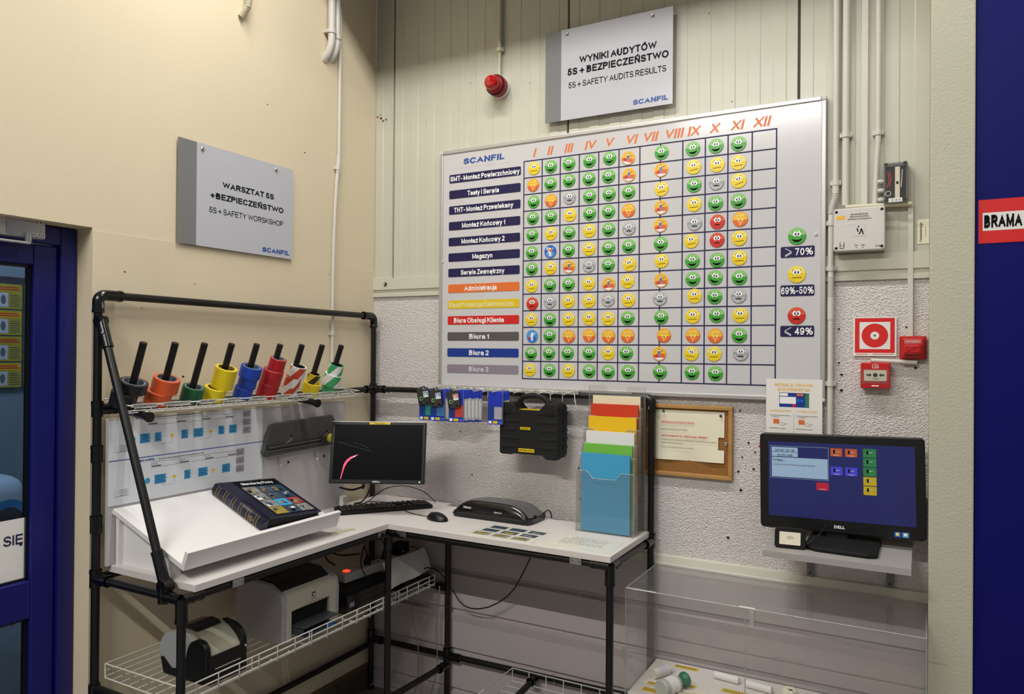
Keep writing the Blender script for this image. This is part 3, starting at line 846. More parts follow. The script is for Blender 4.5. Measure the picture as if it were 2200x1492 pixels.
# ---- face magnets: one mesh per kind, copied
def face_mesh(kind):
    m = MB(back(0, 0, 0)); R = .0305
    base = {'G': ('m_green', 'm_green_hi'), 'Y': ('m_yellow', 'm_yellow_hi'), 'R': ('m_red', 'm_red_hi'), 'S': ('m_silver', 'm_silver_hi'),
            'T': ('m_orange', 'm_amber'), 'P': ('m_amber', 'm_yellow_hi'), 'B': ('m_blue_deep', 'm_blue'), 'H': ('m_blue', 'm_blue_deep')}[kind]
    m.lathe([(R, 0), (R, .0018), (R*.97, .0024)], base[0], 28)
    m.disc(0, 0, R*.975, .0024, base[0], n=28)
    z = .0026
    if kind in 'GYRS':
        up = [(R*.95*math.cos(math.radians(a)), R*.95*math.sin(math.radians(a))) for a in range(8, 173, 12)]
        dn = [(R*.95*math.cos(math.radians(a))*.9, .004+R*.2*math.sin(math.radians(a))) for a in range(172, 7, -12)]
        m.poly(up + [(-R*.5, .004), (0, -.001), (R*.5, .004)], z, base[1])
        for s in (-1, 1):
            m.disc(s*.0070, .0082, .0068, z+.0003, 'eye_white', ry=.0094, n=16)
            m.disc(s*.0052, .0072, .0029, z+.0005, 'pupil', ry=.0050, n=12)
            m.line([(s*.0105, .0185), (s*.0160, .0120)], .0016, z+.0003, 'ink')
        if kind == 'G':
            P = [(.019*math.cos(math.radians(a)), -.002+.0195*math.sin(math.radians(a))) for a in range(200, 341, 14)]
            Q = [(.0185*math.cos(math.radians(a)), -.0055+.0075*math.sin(math.radians(a))) for a in range(340, 199, -14)]
            for i in range(len(P)-1):
                m.poly([P[i], P[i+1], Q[len(Q)-2-i], Q[len(Q)-1-i]], z+.0003, 'ink')
        elif kind == 'Y':
            m.line([(-.0175, -.0128), (.0175, -.0115)], .0018, z+.0003, 'ink')
        else:
            P = [(.013*math.cos(math.radians(a)), -.0175+.0085*math.sin(math.radians(a))) for a in range(15, 166, 15)]
            Q = [(.013*math.cos(math.radians(a)), -.0175+.0045*math.sin(math.radians(a))) for a in range(165, 14, -15)]
            for i in range(len(P)-1):
                m.poly([P[i], P[i+1], Q[len(Q)-2-i], Q[len(Q)-1-i]], z+.0003, 'ink')
            if kind == 'S':
                for s in (-1, 1):
                    m.disc(s*.0145, -.004, .0028, z+.0004, 'teal_tear', ry=.0046, n=10)
                txt = 'NAJGORSZY WYNIK'
                for i, ch in enumerate(txt):
                    if ch == ' ': continue
                    a = math.radians(200 + 140*i/(len(txt)-1))
                    sub = MB(back(0, 0, 0) @ Matrix.Translation((.0235*math.cos(a), .0235*math.sin(a), 0)) @ Matrix.Rotation(a+PI/2, 4, 'Z'))
                    sub.text(ch, 0, -.002, .0052, 'text_white', z=z+.0004, align='C', bold=.02)
                    b = len(m.v); m.v += sub.v
                    for f in sub.f:
                        m.f.append(tuple(b+j for j in f)); m.fm.append(m.mi('text_white')); m.fs.append(False)
    elif kind == 'T':
        up = [(R*.95*math.cos(math.radians(a)), R*.95*math.sin(math.radians(a))) for a in range(-6, 187, 12)]
        m.poly(up, z, base[1])
        for (cx, cy, r) in ((-.011, .013, .0048), (.002, .014, .0050), (.013, .015, .0046), (-.007, -.003, .0058), (.008, -.004, .0064), (0, -.021, .0035)):
            m.poly([(cx-r, cy+r), (cx+r, cy+r), (cx+r*.6, cy-r*.4), (cx-r*.6, cy-r*.4)], z+.0003, 'm_gold')
            m.rect(cx-r*.15, cy-r*1.4, cx+r*.15, cy-r*.3, z+.0003, 'm_gold')
            m.rect(cx-r*.5, cy-r*1.7, cx+r*.5, cy-r*1.35, z+.0004, 'm_gold')
        m.line([(-.004, -.008), (.002, -.015), (0, -.018)], .003, z+.0003, 'm_gold')
    elif kind == 'P':
        m.poly([(-R*.9, -.006), (-R*.2, .002), (R*.9, .001), (R*.75, -R*.55), (0, -R*.93), (-R*.75, -R*.55)], z, 'm_orange')
        P = [(R*.93*math.cos(math.radians(a)), R*.93*math.sin(math.radians(a))) for a in range(215, 326, 11)]
        m.poly(P, z+.0002, 'text_white')
        for i, ch in enumerate('ORGANIZACJA'):
            a = math.radians(212 + 116*i/10)
            sub = MB(back(0, 0, 0) @ Matrix.Translation((.0262*math.cos(a), .0262*math.sin(a), 0)) @ Matrix.Rotation(a+PI/2, 4, 'Z'))
            sub.text(ch, 0, -.002, .0046, 'red', z=z+.0006, align='C', bold=.01)
            b = len(m.v); m.v += sub.v
            for f in sub.f:
                m.f.append(tuple(b+j for j in f)); m.fm.append(m.mi('red')); m.fs.append(False)
        m.disc(-.002, .0155, .0042, z+.0004, 'eye_white', n=12)
        m.rect(-.006, .0175, .003, .0205, z+.0005, 'm_blue_deep')
        m.rect(-.005, .0, .003, .0115, z+.0004, 'm_blue_deep'); m.rect(-.005, -.012, -.0015, .0, z+.0004, 'm_blue'); m.rect(.0, -.012, .003, .0, z+.0004, 'm_blue')
        m.line([(.003, .010), (.013, .0125), (.017, .016)], .0022, z+.0004, 'mid_grey')
        m.disc(-.011, -.010, .0062, z+.0005, 'red', n=12)
    else:
        m.disc(0, -.012, R*.7, z, base[1], ry=R*.5)
        m.disc(0, .012, .0058, z+.0004, 'eye_white', n=14)
        if kind == 'B':
            m.disc(.004, .005, .0078, z+.0006, 'm_orange', n=14); m.disc(-.013, .014, .008, z+.0003, 'm_silver_hi', n=14)
        m.rect(-.0055, -.008, .0055, .0075, z+.0004, 'eye_white')
        m.rect(-.0055, -.021, -.001, -.008, z+.0004, 'eye_white'); m.rect(.001, -.021, .0055, -.008, z+.0004, 'eye_white')
        m.line([(.005, .006), (.013, .012), (.015, .019)], .003, z+.0004, 'eye_white'); m.line([(-.005, .006), (-.012, -.003)], .003, z+.0004, 'eye_white')
        m.disc(-.013, -.008, .005, z+.0005, 'red' if kind == 'H' else 'teal_tear', n=12)
    return m
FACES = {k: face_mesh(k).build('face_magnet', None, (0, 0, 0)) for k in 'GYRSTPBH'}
FDESC = {'G': 'round green smiling face magnet', 'Y': 'round yellow straight-mouthed face magnet', 'R': 'round red frowning face magnet',
         'S': 'round silver crying face magnet', 'T': 'orange magnet with gold cups', 'P': 'amber magnet with standing figure',
         'B': 'round pale blue magnet with an orange ball', 'H': 'round deep blue magnet with a white figure'}
MAGNETS = [
    'Y 0.962 2.626, G 1.049 2.624, G 1.141 2.627, G 1.242 2.628, G 1.338 2.629, P 1.425 2.619, G 1.575 2.625, G 1.710 2.624, G 1.806 2.624, G 1.897 2.622',
    'T 0.958 2.548, G 1.048 2.545, G 1.142 2.550, G 1.240 2.548, G 1.334 2.549, P 1.429 2.545, P 1.574 2.551, Y 1.714 2.548, Y 1.811 2.546, Y 1.897 2.546',
    'G 0.961 2.469, T 1.051 2.467, S 1.145 2.471, G 1.243 2.469, G 1.337 2.470, G 1.428 2.470, Y 1.576 2.469, G 1.716 2.471, S 1.809 2.472, Y 1.899 2.472',
    'G 0.957 2.393, G 1.051 2.392, Y 1.148 2.393, G 1.244 2.391, G 1.335 2.392, T 1.428 2.390, P 1.575 2.390, Y 1.717 2.391, G 1.806 2.387, G 1.898 2.389',
    'G 0.955 2.315, Y 1.052 2.314, G 1.144 2.312, Y 1.244 2.314, G 1.336 2.313, S 1.431 2.311, P 1.573 2.314, S 1.719 2.311, R 1.814 2.310, T 1.906 2.314',
    'G 0.953 2.232, B 1.050 2.231, G 1.142 2.232, Y 1.243 2.232, G 1.336 2.231, G 1.430 2.233, G 1.574 2.235, Y 1.706 2.238, R 1.813 2.235, Y 1.903 2.237',
    'G 0.954 2.156, Y 1.051 2.155, P 1.145 2.157, S 1.243 2.157, G 1.335 2.155, Y 1.434 2.154, Y 1.578 2.161, G 1.711 2.154, G 1.813 2.152, Y 1.903 2.157',
    'Y 0.955 2.075, G 1.049 2.076, G 1.143 2.077, Y 1.242 2.077, P 1.338 2.070, Y 1.426 2.079, P 1.577 2.077, G 1.713 2.078, G 1.806 2.080, G 1.904 2.076',
    'R 0.958 1.992, S 1.050 1.999, Y 1.144 1.998, Y 1.245 1.998, S 1.336 2.000, Y 1.431 1.997, S 1.573 2.000, Y 1.721 2.007, G 1.805 2.001, S 1.902 2.002',
    'Y 0.954 1.918, G 1.050 1.917, Y 1.145 1.918, Y 1.245 1.919, Y 1.337 1.917, G 1.428 1.918, G 1.578 1.920, Y 1.714 1.922, G 1.813 1.924, Y 1.908 1.923',
    'H 0.959 1.840, G 1.049 1.842, T 1.147 1.839, T 1.246 1.843, T 1.339 1.839, T 1.428 1.841, T 1.591 1.842, T 1.715 1.842, T 1.808 1.840, G 1.905 1.841',
    'G 0.953 1.759, G 1.047 1.762, G 1.141 1.763, G 1.246 1.764, Y 1.338 1.765, G 1.422 1.765, P 1.571 1.763, Y 1.709 1.766, Y 1.804 1.765, S 1.911 1.768',
    'Y 0.948 1.683, G 1.050 1.683, Y 1.146 1.683, G 1.247 1.683, G 1.338 1.682, G 1.431 1.684, G 1.574 1.685, G 1.712 1.686, G 1.810 1.684',
]
RSHORT = ['SMT', 'Testy i Serwis', 'THT', 'Montaż Końcowy 1', 'Montaż Końcowy 2', 'Magazyn', 'Serwis Zewnętrzny', 'Administracja', 'Biura Produkcja', 'Biura Obsługi Klienta', 'Biura 1', 'Biura 2', 'Biura 3']
CSHORT = ['I', 'II', 'III', 'IV', 'V', 'VI', 'VII-VIII', 'IX', 'X', 'XI']
TILT = {(6, 5): -12, (8, 2): -7, (2, 9): -14, (11, 7): 12, (1, 7): -6, (0, 5): 18, (7, 8): 14, (2, 6): -5, (1, 5): 4, (4, 0): -3, (0, 7): -6, (3, 9): -10, (9, 2): -4, (6, 2): 8, (5, 7): -6}
used = set()
def put_face(k, x, z, label, group, rot=0.0, sc=1.0):
    o = FACES[k]
    if k in used:
        o = FACES[k].copy(); COL.objects.link(o)
    used.add(k)
    o.location = (x, -.0245, z); o.rotation_euler = (0, math.radians(rot), 0); o.scale = (sc,)*3
    tag(o, label, 'magnet', group)
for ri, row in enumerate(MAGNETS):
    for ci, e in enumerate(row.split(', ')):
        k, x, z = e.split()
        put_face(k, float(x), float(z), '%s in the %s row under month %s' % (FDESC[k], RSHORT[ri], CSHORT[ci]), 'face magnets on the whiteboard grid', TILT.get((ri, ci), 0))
for k, z, s in (('G', 2.230, '⩾70%'), ('Y', 2.080, '69%-50%'), ('R', 1.918, '⩽ 49%')):
    put_face(k, 2.124, z, '%s above the %s legend strip' % (FDESC[k], s), 'legend face magnets', 0, 1.09)
for nm, lb, x, z in (('round_magnet', 'small clear round magnet at the right of the whiteboard', 2.193, 2.234), ('round_magnet', 'small clear round magnet at the left of the whiteboard', .452, 2.215)):
    m = MB(back(x, -.0245, z)); m.lathe([(.0055, 0), (.0055, .004), (.0001, .005)], 'box_grey', 14); tag(m.build(nm), lb, 'magnet')

# ============================================================ PIPE-FRAME WORKSTATION
T = 1.008
R = .0142
FR = thing('pipe_frame', 'black tubular steel workbench frame carrying the L-shaped worktop', 'frame', (.76, -.78, 0))
def pipe(nm, a, b, r=R):
    m = MB(); m.cyl(a, b, r, 'black_tube', 16); return m.build(nm, FR)
def sleeve(p, d, ln=.062, r=.0192):
    """black plastic joint sleeve reaching from p along d"""
    m = MB()
    d = Vector(d).normalized(); p = Vector(p)
    m.cyl(p, p+d*ln, r, 'black_joint', 16)
    m.cyl(p+d*(ln-.012), p+d*ln, r*1.06, 'black_joint', 16)
    a = d.orthogonal().normalized(); b = d.cross(a)
    for s in (-1, 1):
        m.cyl(p+d*ln*.5+b*s*r*.8, p+d*ln*.5+b*s*(r+.004), .0045, 'black_joint', 8)
    m.build('joint_sleeve', FR)
PO = {'lb': (.035, -1.540), 'cn': (.036, -.050), 'lf': (.488, -1.540), 'inn': (.490, -.490), 'mid': (.514, -.050), 'rf': (1.534, -.489), 'rb': (1.547, -.050)}
PT = {'lb': 1.932, 'cn': 1.925, 'lf': .97, 'inn': .97, 'mid': .965, 'rf': .97, 'rb': 1.552}
for k, (x, y) in PO.items():
    pipe('post', (x, y, .03), (x, y, PT[k]))
    f = MB(); f.cyl((x, y, 0), (x, y, .008), .02, 'matt_black', 14); f.cyl((x, y, .008), (x, y, .04), .005, 'steel', 8); f.build('foot', FR)
def elbow(x, y, z, d):
    """quarter bend from the top of a post into direction d"""
    d = Vector(d); g = MB(); rr = .024
    pts = [Vector((x, y, z-.062)), Vector((x, y, z-rr))]
    for a in range(0, 91, 15):
        t = math.radians(a)
        pts.append(Vector((x, y, z-rr)) + d*rr*(1-math.cos(t)) + Vector((0, 0, 1))*rr*math.sin(t))
    pts.append(Vector((x, y, z)) + d*.085)
    g.tube(pts, .0192, 'black_joint', 16)
    g.cyl(pts[0], pts[0]+Vector((0, 0, .012)), .0205, 'black_joint', 16)
    g.cyl(pts[-1], pts[-1]-d*.012, .0205, 'black_joint', 16)
    g.build('elbow', FR)
ZR = .967
pipe('top_rail', (.035, -1.48, 1.956), (.036, -.10, 1.947))
elbow(.035, -1.540, 1.956, (0, 1, 0)); elbow(.036, -.050, 1.947, (0, -1, 0))
pipe('wall_rail', (.036, -1.52, 1.556), (.036, -.05, 1.566))
pipe('wall_rail', (.046, -.050, 1.566), (1.49, -.050, 1.575)); elbow(1.547, -.050, 1.575, (-1, 0, 0))
for a, b in (('lb', 'lf'), ('lf', 'inn'), ('inn', 'rf'), ('rf', 'rb'), ('lb', 'cn'), ('cn', 'rb'), ('inn', 'mid')):
    (xa, ya), (xb, yb) = PO[a], PO[b]
    pipe('table_rail', (xa, ya, ZR), (xb, yb, ZR))
pipe('low_rail', (.036, -1.54, .235), (.036, -.05, .235))
pipe('low_rail', (.036, -.050, .262), (1.547, -.050, .285))
pipe('low_rail', (.514, -.050, .225), (.490, -.490, .225))
pipe('low_rail', (.036, -.050, .60), (.514, -.050, .60))
pipe('low_rail', (.035, -1.54, .585), (.488, -1.54, .585))
pipe('low_rail', (1.534, -.489, .225), (1.547, -.050, .225))
pipe('low_rail', (1.00, -.050, .262), (1.00, -.40, .235))
for k, (x, y) in PO.items():
    if k in ('lb', 'cn', 'rb'):
        sleeve((x, y, ZR-.03), (0, 0, 1), .06)
    else:
        sleeve((x, y, ZR+.002), (0, 0, -1), .075)
for (x, y, d) in ((.035, -1.54, (1, 0, 0)), (.488, -1.54, (-1, 0, 0)), (.488, -1.54, (0, 1, 0)), (.49, -.49, (0, -1, 0)), (.49, -.49, (1, 0, 0)),
                  (1.534, -.489, (-1, 0, 0)), (1.534, -.489, (0, 1, 0)), (1.547, -.05, (0, -1, 0))):
    sleeve((x, y, ZR), d, .075)
for z in (1.40, 1.155):
    sleeve((.035, -1.54, z-.03), (0, 0, 1), .06)
sleeve((.036, -1.54, 1.53), (0, 0, 1), .055); sleeve((.036, -1.54, 1.556), (0, 1, 0), .07)
sleeve((.036, -.05, 1.54), (0, 0, 1), .055); sleeve((.036, -.05, 1.566), (1, 0, 0), .075); sleeve((.036, -.05, 1.566), (0, -1, 0), .06)
sleeve((.036, -.05, .235), (0, 0, 1), .07); sleeve((.514, -.050, .235), (0, 0, 1), .07); sleeve((.514, -.050, .268), (1, 0, 0), .07)
sleeve((.514, -.050, .225), (0, -1, 0), .07); sleeve((.514, -.050, .60), (-1, 0, 0), .06); sleeve((1.00, -.050, .262), (0, -1, 0), .05)
sleeve((.036, -.050, .262), (1, 0, 0), .07); sleeve((.035, -1.54, .60), (0, 0, -1), .05)
# stub pipes under the sloping tape shelf
for y in (-1.462, -.640):
    g = MB(); g.cyl((.036, y, 1.556), (.205, y, 1.532), R, 'black_tube', 16); g.cyl((.203, y, 1.5323), (.212, y, 1.531), .0185, 'black_joint', 16)
    g.build('shelf_arm', FR)
# diagonal brace at the near end
A, B = Vector((.056, -1.540, 1.860)), Vector((.405, -1.540, 1.005))
d = (B-A).normalized()
pipe('brace', A+d*.03, B-d*.03)
sleeve(A-d*.005, d, .10, .0185); sleeve(B+d*.01, -d, .12, .0185)
m = MB()
m.cyl(A+Vector((-.005, -.017, .004)), A+Vector((-.005, .017, .004)), .019, 'black_joint', 14)
m.build('brace_hinge', FR)
m = MB()
m.cyl(B+Vector((.004, -.018, -.006)), B+Vector((.004, .018, -.006)), .023, 'black_joint', 14)
m.cyl((.405, -1.54, .945), (.405, -1.54, .995), .021, 'black_joint', 14)
m.build('brace_hinge', FR)
for (x, y, dx, dy) in ((.506, -1.33, 0, 1), (.506, -.555, 0, 1), (.575, -.507, 1, 0), (1.40, -.507, 1, 0)):
    g = MB()
    if dy: g.box(x-.002, x+.001, y-.024, y+.024, .958, .982, 'steel', bev=.0005)
    else: g.box(x-.024, x+.024, y-.001, y+.002, .958, .982, 'steel', bev=.0005)
    for s in (-.014, .014):
        g.cyl((x+s*dx+(.001 if dy else 0), y+s*dy-(.001 if dx else 0), .970), (x+s*dx+(.003 if dy else 0), y+s*dy-(.003 if dx else 0), .970), .004, 'mid_grey', 8)
    g.build('table_clip', FR)

tag(MB().box(.055, .506, -1.504, -.002, .984, T, 'worktop', bev=.0012).build('worktop'), 'grey-white worktop board along the cream wall under the sloping stand', 'worktop', 'worktops of the bench')
tag(MB().box(.5075, 1.5446, -.5139, -.067, .984, T, 'worktop', bev=.0012).build('worktop'), 'grey-white worktop board along the textured wall under the laminator', 'worktop', 'worktops of the bench')

# ---- back panel with the flow-chart poster
t = thing('backing_panel', 'grey panel standing on the worktop below the tape shelf', 'panel', (.062, -.91, T))
MB().box(.057, .069, -1.522, -.303, T, 1.518, 'panel_grey').build('board', t)
MB().box(.055, .071, -1.522, -.303, 1.518, 1.524, 'conduit_cream').build('edge_strip', t)
PF = left(.0705, -1.520, 1.215)
m = MB(PF); m.box(0, .692, 0, .302, -.001, .0005, 'poster_white')
ps = m.build('flow_chart_poster'); tag(ps, 'glossy white poster of two blue flow charts on the grey panel', 'poster')
m = MB(PF); m.rect(0, .1565, .692, .1595, .001, 'rule_blue'); m.build('divider_line', ps)
for (y0, xs, dx) in ((.175, [.100, .150, .222, .290, .345, .445, .498], 0), (.018, [.175, .225, .335, .395, .500], 0)):
    m = MB(PF)
    up_ = y0 > .1
    if up_:
        bl = [(.118, .040), (.178, .028), (.290, .030), (.345, .044), (.462, .028), (.515, .038)]
        dia = [.250, .425]
        gx = .585
    else:
        bl = [(.178, .048), (.305, .028), (.368, .044), (.482, .040)]
        dia = [.262, .438]
        gx = .552
    cy = y0 + .052
    m.disc(bl[0][0]-.028, cy, .011, .001, 'flow_blue')
    for x, w in bl:
        m.rect(x, cy-.017, x+w, cy+.017, .001, 'flow_blue')
        for k in range(4):
            m.rect(x+.004, cy-.011+k*.007, x+w-.004-(k % 2)*.006, cy-.009+k*.007, .0014, 'navy')
        m.line([(x+w, cy), (x+w+.010, cy)], .001, .001, 'ink_soft')
    for x in dia:
        m.poly([(x-.011, cy), (x, cy+.007), (x+.011, cy), (x, cy-.007)], .001, 'flow_yellow')
        m.line([(x, cy-.007), (x, cy-.026), (x-.05, cy-.026), (x-.05, cy-.018)], .0006, .001, 'ink_soft')
    for k in range(3):
        m.rect(gx, cy-.026+k*.034, gx+.042, cy+.004+k*.034, .001, 'flow_grey')
        for q in range(3):
            m.rect(gx+.003, cy-.019+k*.034+q*.006, gx+.038-(q % 2)*.006, cy-.017+k*.034+q*.006, .0014, 'ink_soft')
        m.line([(gx-.012, cy-.011+k*.034), (gx, cy-.011+k*.034)], .0008, .001, 'ink_soft')
    hy = y0 + .098
    hx = .150 if up_ else .165
    for (xa, xb) in ((hx, hx+.12), (hx+.12, hx+.235), (hx+.235, hx+.345), (hx+.345, hx+.395)):
        m.line([(xa, hy), (xb, hy), (xb, hy+.020), (xa, hy+.020), (xa, hy)], .0008, .001, 'ink_soft')
        m.rect(xa+.002, hy+.012, xa+.026, hy+.0135, .001, 'ink_soft'); m.rect(xa+.002, hy+.003, xa+.040, hy+.006, .001, 'ink')
    m.text('Proces tworzenia nowego standardu do Księgi Standardów Firmy', hx+.03, hy+.026, .0052, 'ink', w=.20, z=.001)
    m.rect(.02, y0+.012, .075, y0+.0128, .001, 'ink_soft')
    for k in range(3):
        m.rect(.02, y0+.012+k*.009, .08, y0+.0126+k*.009, .001, 'flow_grey')
        m.line([(.042, y0+.015+k*.009), (.050, y0+.018+k*.009), (.054, y0+.014+k*.009), (.062, y0+.018+k*.009), (.072, y0+.016+k*.009)], .001, .001, 'ink')
    logo(m, .100 if up_ else .118, hy+.026, .0085, .062, .001)
    m.build('flow_chart', ps)

# ---- sloping lectern stand
LT = thing('lectern_stand', 'white sloping reading stand with a front lip on the worktop', 'stand', (.25, -1.14, T))
PB, PFt = Vector((.073, 0, 1.207)), Vector((.438, 0, 1.066))
sl = (PB-PFt).normalized(); nn = Vector((0, 1, 0)).cross(sl)
LY0, LY1 = -1.503, -.775
SF = frame(PFt + Vector((0, LY0, 0)), (0, 1, 0), sl)       # sheet frame of the slope
SL = (PB-PFt).length; SW = LY1-LY0
MB(SF).box(0, SW, 0, SL, -.018, 0, 'lectern_white', bev=.001).build('sloping_board', LT)
MB(SF).box(0, SW, -.016, 0, -.018, .048, 'lectern_white', bev=.001).build('front_lip', LT)
def slope_z(x): return PB.z + (x-PB.x)*(PFt.z-PB.z)/(PFt.x-PB.x) - .020
for y in (LY0+.03, LY1-.052):
    g = MB(frame((0, y+.018, 0), (1, 0, 0), (0, 0, 1)))
    g.prism([(.08, T), (.345, T), (.345, slope_z(.345)), (.08, slope_z(.08))], 0, .018, 'lectern_white')
    g.build('side_panel', LT)
MB().box(.073, .090, LY0+.012, LY1-.034, T, slope_z(.09), 'lectern_white').build('rear_panel', LT)
MB().box(.330, .3445, LY0+.048, LY1-.052, T, slope_z(.345), 'lectern_white').build('front_panel', LT)
for y in (LY0+.022, LY1-.060):
    MB().box(.345, .362, y, y+.034, T, slope_z(.362)+.001, 'lectern_white').build('front_leg', LT)

# ---- album / binder on the slope
u0 = (-1.112) - LY0
BL, BW, BT = .300, .296, .047
BFm = SF @ Matrix.Translation((u0, .060, 0)) @ Matrix.Rotation(math.radians(-2), 4, 'Z')
BK = thing('album', 'thick navy album with gold spine bands lying on the sloping stand', 'book', BFm @ Vector((BW/2, BL/2, 0)))
prof_sp = [(.012*math.cos(math.radians(a))*-1.0, BT/2 + BT/2*math.sin(math.radians(a))) for a in range(-90, 91, 15)]
g = MB(BFm)                                                  # spine: rounded in the (u, n) plane, swept along v
vs = []
for v in (0, BL):
    vs += [(p[0]-.004, v, p[1]) for p in prof_sp] + [(.020, v, BT), (.020, v, 0)]
k = len(prof_sp)+2
g.add(vs, [(i, (i+1) % k, k+(i+1) % k, k+i) for i in range(k)] + [tuple(range(k-1, -1, -1)), tuple(range(k, 2*k))], 'binder_navy', True)
sp = g.build('spine', BK)
g = MB(BFm)
for vb in (.024, .071, .118, .165, .212, .259):
    for dv in (0, .014):
        pts = [(p[0]*1.06-.0045, vb+dv, p[1]) for p in prof_sp]
        vs = pts + [(p[0], p[1]+.0022, p[2]) for p in pts]
        kk = len(pts)
        g.add(vs, [(i, i+1, kk+i+1, kk+i) for i in range(kk-1)], 'gold')
g.build('gold_band', sp)
g = MB(BFm @ frame((-.0172, .058, BT/2), (0, 0, -1), (0, 1, 0)))
g.line([(0, .012), (.012, 0), (0, -.012), (-.012, 0), (0, .012)], .0018, .0006, 'gold'); g.line([(-.005, -.004), (-.005, .005), (.005, -.005), (.005, .004)], .0016, .0006, 'gold')
g.build('spine_emblem', sp)
g = MB(BFm); g.add([(0.008, 0, BT-.004), (BW, 0, .022), (BW, BL, .022), (.008, BL, BT-.004), (.008, 0, BT), (BW, 0, .026), (BW, BL, .026), (.008, BL, BT)],
                   [(0, 3, 2, 1), (4, 5, 6, 7), (0, 1, 5, 4), (2, 3, 7, 6), (1, 2, 6, 5), (3, 0, 4, 7)], 'binder_navy')
cov = g.build('front_cover', BK)
MB(BFm).box(.008, BW, 0, BL, 0, .004, 'binder_navy').build('rear_cover', BK)
g = MB(BFm); g.add([(.018, .006, .004), (BW-.008, .006, .004), (BW-.008, BL-.006, .004), (.018, BL-.006, .004), (.018, .006, BT-.006), (BW-.008, .006, .021), (BW-.008, BL-.006, .021), (.018, BL-.006, BT-.006)],
                   [(0, 3, 2, 1), (4, 5, 6, 7), (0, 1, 5, 4), (2, 3, 7, 6), (1, 2, 6, 5), (3, 0, 4, 7)], 'matt_black')
g.build('page_block', BK)
CF = BFm @ frame((.008, 0, BT+.0004), (BW-.008, 0, -(BT-.026)), (0, 1, 0))
g = MB(CF); g.rect(.060, .014, .278, .294, .0, 'ink')
g.text('Standardy Firmy', .169, .262, .018, 'text_white', z=.0006, w=.165, align='C', bold=.02)
pal = ['photo_c', 'photo_a', 'photo_d', 'photo_c', 'photo_a', 'photo_d', 'photo_c', 's_blue', 'photo_e', 'photo_b', 'photo_d', 'photo_c']
for r in range(4):
    for c in range(3):
        x_, y_ = .068+c*.068, .022+(3-r)*.056
        g.rect(x_, y_, x_+.066, y_+.054, .0006, pal[r*3+c])
        for q in range(4):
            rx, ry = x_+random.uniform(.002, .036), y_+random.uniform(.002, .030)
            g.poly([(rx, ry), (rx+random.uniform(.010, .028), ry+random.uniform(0, .006)), (rx+random.uniform(.008, .026), ry+random.uniform(.010, .022)), (rx, ry+random.uniform(.006, .022))], .0009+.0002*q, random.choice(['photo_a', 'photo_b', 'photo_c', 'photo_d', 'photo_e', 'ink', 'mid_grey', 'text_white', 'ink']))
g.build('cover_sheet', cov)

# ---- thin strip under the right end of the stand
o = MB(flat(.424, -.79, T, math.radians(80))).box(0, .125, -.011, .011, 0, .006, 'conduit_cream', bev=.002).build('plastic_strip')
tag(o, 'thin cream plastic strip lying on the worktop by the stand', 'strip')

# ============================================================ TAPE SHELF
tl = math.radians(21.5)
SH = thing('tape_shelf', 'sloping white wire shelf with black rods holding coloured tape rolls', 'shelf', (.12, -.95, 1.545))
sx = Vector((math.cos(tl), 0, -math.sin(tl))); sn = Vector((math.sin(tl), 0, math.cos(tl)))
O = Vector((.045, 0, 1.592))
def sp_(a, y, h=0): return O + sx*a + sn*h + Vector((0, y, 0))
YA, YB, DP = -1.522, -.335, .125
g = MB()
for a in (0, .03, .06, .09, DP):
    g.tube([sp_(a, YA), sp_(a, YB)], .0022, 'wire_white', 6)
g.build('deck_wire', SH)
g = MB()
for h in (.014, .034):
    g.tube([sp_(0.02, YA, .0), sp_(DP+.012, YA, h), sp_(DP+.012, YB, h), sp_(.02, YB, .0)], .0022, 'wire_white', 6)
k = 0
y = YA + .03
while y < YB:
    g.tube([sp_(DP-.03, y, -.004), sp_(DP, y, -.004), sp_(DP+.012, y, .034)], .0018, 'wire_white', 6)
    y += .062
g.build('front_rim', SH)
TLAB = ['POZOSTAŁE', 'POMARAŃCZOWY', 'ZIELONY', 'ŻÓŁTY', 'NIEBIESKI', 'CZERWONY', 'BIAŁO-CZERWONY', 'ŻÓŁTO-CZARNY', 'BIAŁO-ZIELONY']
ly = [-1.465, -1.340, -1.204, -1.082, -.960, -.822, -.700, -.563, -.442]
lw_ = [.100, .118, .080, .072, .076, .084, .100, .092, .095]
for s, y, w in zip(TLAB, ly, lw_):
    LF = frame(sp_(DP+.0155, y-w/2, .0335), (0, 1, 0), sn)
    g = MB(LF); g.box(0, w, -.005, .007, -.0006, .0006, 'white')
    lb = g.build('label_strip', SH)
    g = MB(LF); g.text(s, w/2, -.0022, .0055, 'ink', z=.001, w=min(w*.8, .011*len(s)), align='C', bold=.01); g.build('lettering', lb)
RY = [-1.466+.1262*i for i in range(9)]
RODB = .052
for y in RY:
    g = MB(); b = sp_(RODB, y, -.004)
    g.cyl(b, b+sn*.238, .0128, 'black_tube', 16)
    g.cyl(b-sn*.004, b+sn*.006, .024, 'matt_black', 16)
    g.build('rod', SH)

